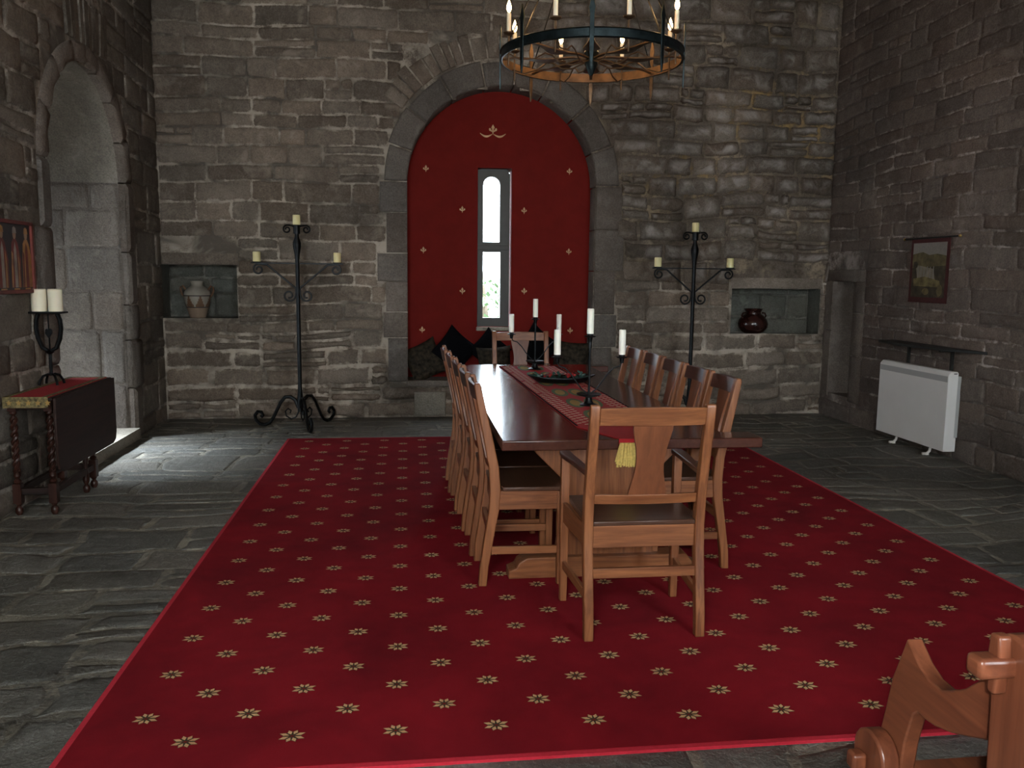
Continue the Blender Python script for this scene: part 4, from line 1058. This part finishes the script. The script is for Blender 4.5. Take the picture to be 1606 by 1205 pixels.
# ------------------------------------------------------------------ heater, shelf, tapestry
t = empty('storage_heater', (4.80, 7.38, 0), 0, 'white slab electric heater standing against the right wall', 'heater')
mb = MB()
pf = [(-.06,.075),(.055,.075),(.055,.20),(.035,.20),(.035,.78),(.025,.795),(-.035,.795),(-.06,.765)]
mb.prism(pf, lambda p, q, h: (p, h, q), .545, -.545); mb.build('casing', M['heater'], t, bevel=.004)
mb = MB(); mb.box(.036, .072, -.535, .535, .20, .75); mb.build('back_panel', M['heater_grey'], t)
mb = MB(); mb.box(-.0615, -.0600, -.535, .535, .700, .752)
mb.build('grille', M['heater_grey'], t)
mb = MB(); mb.box(-.01, .02, -.548, -.545, .772, .780); mb.build('vent_slot', M['paint_dark'], t)
for y_ in (-.31, .23):
    mb = MB(); mb.box(-.075, -.045, y_-.018, y_+.018, .0, .012); mb.tube([(-.10,y_,.010),(-.055,y_,.012),(-.03,y_,.035),(-.02,y_,.078)], .012, 8); mb.build('foot', M['heater'], t)
t = empty('wall_shelf', (4.78, 7.24, .985), 0, 'thin dark wooden wall shelf above the white heater', 'shelf')
mb = MB(); mb.prism([(-.13,-.02),(.09,-.70),(.095,-.70),(.095,.70),(-.07,.70),(-.10,.5),(-.12,.3)], lambda p, q, h: (p, q, h), -.012, .012); mb.build('board', M['shelf'], t, bevel=.004)
for y_ in (-.28, .38):
    mb = MB(); mb.box(.055, .078, y_-.013, y_+.013, -.26, -.012); mb.box(-.06, .078, y_-.013, y_+.013, -.026, -.010); mb.build('bracket', M['shelf'], t)
t = empty('tapestry', (RX-.016, 7.42, 1.69), 0, 'small hanging tapestry of a waterfall landscape with red border on the right wall', 'tapestry')
TW, TH = .292, .305
mb = MB(); mb.box(-.008, 0, -TW, TW, -TH, TH-.015, 0)
def tp(pts, mi, l): mb.add([(-.008-l, y, z) for y, z in pts][::-1], [list(range(len(pts)))], mi)
i_w, i_h = TW-.035, TH-.05
def blob(yc, zc, a, b, n=10, jt=.2): return [(yc+a*math.cos(2*PI*k/n)*R.uniform(1-jt,1), zc+b*math.sin(2*PI*k/n)*R.uniform(1-jt,1)) for k in range(n)]
tp([(-i_w,-i_h),(i_w,-i_h),(i_w,i_h),(-i_w,i_h)], 3, .001)
tp([(-i_w,.13),(i_w,.14),(i_w,i_h),(-i_w,i_h)], 1, .0015)
tp([(-i_w,.04),(i_w,.02),(i_w,.15),(.1,.17),(0,.14),(-.12,.15),(-i_w,.13)], 2, .002)
tp([(-.11,-.10),(.17,-.07),(.20,.05),(.08,.035),(-.08,.01)], 5, .0025)
for k in range(6): yy = -.09+k*.048; tp([(yy,-.09),(yy+.018,-.09),(yy+.015,.035-.01*(k % 2)),(yy+.004,.035)], 1, .003)
tp([(-.2,-.16),(.22,-.15),(.22,-.08),(.05,-.06),(-.18,-.10)], 4, .0035)
for (a, b, c, d, mi_) in ((-.17,-.02,.07,.05,3),(-.19,-.19,.05,.06,2),(.17,-.20,.08,.05,3),(.02,-.20,.06,.04,4),(-.06,-.21,.03,.05,3),(.2,.05,.04,.04,3)): tp(blob(a, b, c, d), mi_, .004)
mb.build('cloth', [M['tap_red'], M['tap_sky'], M['tap_hill'], M['tap_dark'], M['tap_gold'], M['tap_fall']], t)
mb = MB(); mb.tube([(-.012,-.42,TH-.005),(-.012,.40,TH-.005)], .008, 8); mb.build('rod', M['shelf'], t)
for s in (-1, 1):
    mb = MB(); ico(mb, (-.012, s*.43 if s < 0 else .41, TH-.005), .014); mb.build('finial', M['brass'], t)

# ------------------------------------------------------------------ pegged armchair in the foreground
AX = 1.08; gx, gy = 1.33, 1.52
t = empty('pegged_armchair', (gx, gy, 0), 0, 'reddish medieval-style pegged armchair in the near right corner, cut by the frame', 'chair')
def S(pts): return [(y-gy, z) for y, z in pts]
armp = [(1.628,.822),(1.650,.765),(1.672,.712),(1.690,.63),(1.708,.55),(1.718,.46),(1.705,.40),(1.640,.40),(1.622,.50),(1.610,.59),(1.590,.665),(1.573,.680),(1.545,.678),(1.515,.681),(1.465,.695),(1.401,.722),(1.340,.750),(1.330,.70),(1.255,.70),(1.255,.86),(1.340,.90),(1.389,.849),(1.435,.805),(1.475,.780),(1.505,.766),(1.545,.768),(1.583,.785)]
fx_ = lambda p, q, h: (h, p, q)
for side in (0, 1):
    xo = AX-gx if side == 0 else AX-gx+.50
    mb = MB(); mb.prism(S(armp)[::-1], fx_, xo, xo+.036); mb.build('armrest', M['gl_y'], t, bevel=.004)
    # front leg with round top and peg
    xs = xo-.048 if side == 0 else xo+.040
    N = 8; fl = [(1.60,.0),(1.68,.0),(1.715,.30),(1.730,.52)] + [(1.669+.061*math.cos(PI*k/N), .530+.056*math.sin(PI*k/N)) for k in range(N+1)] + [(1.608,.52),(1.60,.3)]
    mb = MB(); mb.prism(S(fl), fx_, xs, xs+.044); mb.build('leg', M['gl_z'], t, bevel=.006)
    pxs = (xs-.035, xs) if side == 0 else (xs+.044, xs+.079)
    mb = MB(); mb.box(pxs[0], pxs[1], 1.665-gy, 1.700-gy, .490, .530); mb.build('peg', M['gl_y'], t, bevel=.008, seg=3)
    # back post
    bl = [(1.14,.0),(1.21,.0),(1.26,.35),(1.302,.70),(1.310,.93)] + [(1.262+.050*math.cos(PI*k/N), .945+.048*math.sin(PI*k/N)) for k in range(N+1)] + [(1.210,.93),(1.205,.70),(1.17,.35)]
    xb0 = xo-.046 if side == 0 else xo+.036
    mb = MB(); mb.prism(S(bl), fx_, xb0, xb0+.046); mb.build('back_post', M['gl_z'], t, bevel=.006)
    mb = MB(); y_ = 1.272-gy; a = xo-.112 if side == 0 else xo+.04
    mb.box(a, a+.105, y_-.022, y_+.020, .918, .956); mb.build('peg', M['gl_y'], t, bevel=.009, seg=3)
    mb = MB(); a = xo-.074 if side == 0 else xo+.085
    mb.prism([(y_-.009,.885),(y_+.009,.885),(y_+.015,.96),(y_+.012,.992),(y_-.012,.992),(y_-.016,.96)], fx_, a, a+.026); mb.build('wedge', M['gl_z'], t, bevel=.005, seg=3)
x0, x1 = AX-gx+.037, AX-gx+.499
mb = MB(); mb.prism([(1.60,.46),(1.66,.49),(1.66,.515),(1.24,.495),(1.24,.47)], lambda p, q, h: (h, p-gy, q), x0, x1); mb.build('seat', M['gl_y'], t, bevel=.004)
mb = MB(); mb.box(x0, x1, 1.645-gy, 1.672-gy, .40, .50); mb.build('front_rail', M['gl_y'], t, bevel=.004)
mb = MB(); mb.prism([(1.225,.52),(1.247,.52),(1.330,.90),(1.308,.90)], lambda p, q, h: (h, p-gy, q), x0+.046, x1-.046); mb.build('back_panel', M['gl_y'], t, bevel=.004)
mb = MB(); mb.box(x0+.046, x1-.046, 1.30-gy, 1.335-gy, .90, .97); mb.build('top_rail', M['gl_y'], t, bevel=.006)

# ------------------------------------------------------------------ tree outside the slit window
t = empty('tree', (1.35, 16.0, -.6), 0, 'pale green tree seen outside through the lower window pane', 'tree')
mb = MB(); mb.tube([(0,0,0),(.1,0,1.2),(0,.1,2.4)], [.16,.12,.06], 8); mb.build('trunk', M['bark'], t)
mb = MB()
for k in range(900):
    a = R.uniform(0, 2*PI); r = R.uniform(0, 1)**.5*1.2; z = R.uniform(-.3, 1.9); r *= math.sqrt(max(.05, 1-((z-.9)/1.35)**2))
    c = Vector((r*math.cos(a), r*math.sin(a), z+.2)); d = Vector((R.uniform(-1,1), R.uniform(-1,1), R.uniform(-1,1))).normalized()*.09; e_ = d.cross(Vector((0,0,1))).normalized()*.05
    mb.add([c-d, c+e_, c+d, c-e_], [(0,1,2,3)])
mb.build('crown', M['foliage'], t)

# ------------------------------------------------------------------ camera
f, pt, yw, rl_ = 1316.96, .129194, .124269, .0115509
F = Vector((math.sin(yw)*math.cos(pt), math.cos(yw)*math.cos(pt), -math.sin(pt)))
Rt = Vector((math.cos(yw), -math.sin(yw), 0)); U = Rt.cross(F)
R2 = Rt*math.cos(rl_)+U*math.sin(rl_); U2 = -Rt*math.sin(rl_)+U*math.cos(rl_)
cd = bpy.data.cameras.new('camera'); cam = bpy.data.objects.new('camera', cd); COL.objects.link(cam)
m = Matrix((R2, U2, -F)).transposed().to_4x4(); m.translation = Vector((0, 0, 1.6)); cam.matrix_world = m
cd.sensor_fit = 'HORIZONTAL'; cd.sensor_width = 36; cd.lens = 36*f/1606; cd.clip_start = .05; cd.clip_end = 200
scn.camera = cam

# ------------------------------------------------------------------ light
w = bpy.data.worlds.new('world'); scn.world = w; w.use_nodes = True
bg = w.node_tree.nodes['Background']; bg.inputs[0].default_value = (.80,.90,1.0,1); bg.inputs[1].default_value = 22.0
def area(name, loc, target, sx, sy, power, col):
    l = bpy.data.lights.new(name, 'AREA'); l.shape = 'RECTANGLE'; l.size = sx; l.size_y = sy; l.energy = power; l.color = col
    o = bpy.data.objects.new(name, l); COL.objects.link(o); o.location = loc
    o.rotation_euler = (Vector(target)-Vector(loc)).to_track_quat('-Z', 'Y').to_euler(); return o
o_ = area('skylight_passage', (PXE-1.5, LC-.25, 3.7), (-2.2, LC+.0, 0), .9, .9, 330, (.80,.88,1)); o_.data.spread = math.radians(45)
for (a, b, c, d), pw in zip(RW, (150, 80)):
    area('fill_rear', ((a+b)/2, FY-.35, (c+d)/2+.1), ((a+b)/2+.3, 5, 1.3), 1.3, 2.1, pw, (1,.95,.88))  # added fill lamps outside the unseen rear windows, brightening the whole room
fl = bpy.data.lights.new('camera_flash', 'AREA'); fl.shape = 'RECTANGLE'; fl.size = .05; fl.size_y = .03; fl.energy = 29; fl.color = (1,.96,.9)
fo = bpy.data.objects.new('camera_flash', fl); COL.objects.link(fo)
fm = Matrix((R2, U2, -F)).transposed().to_4x4(); fm.translation = Vector((0,0,1.6))+R2*.07+U2*.05-F*.0; fo.matrix_world = fm
pl = bpy.data.lights.new('chandelier_glow', 'POINT')
for k in range(8):
    a = va+PI/8+k*PI/4; r2 = CRr-.02
    l = bpy.data.objects.new('candle_light', pl); COL.objects.link(l); l.location = (CXc+r2*math.cos(a), CYc+r2*math.sin(a), CZc+.34)
pl.energy = 2.8; pl.color = (1,.55,.22); pl.shadow_soft_size = .02
scn.view_settings.view_transform = 'Standard'; scn.view_settings.look = 'None'; scn.view_settings.gamma = 1; scn.view_settings.exposure = 0
scn.cycles.max_bounces = 6; scn.cycles.diffuse_bounces = 4; scn.cycles.glossy_bounces = 3; scn.cycles.transparent_max_bounces = 8
scn.cycles.use_denoising = True; scn.cycles.sample_clamp_indirect = 3.0
scn.cycles.caustics_reflective = False; scn.cycles.caustics_refractive = False
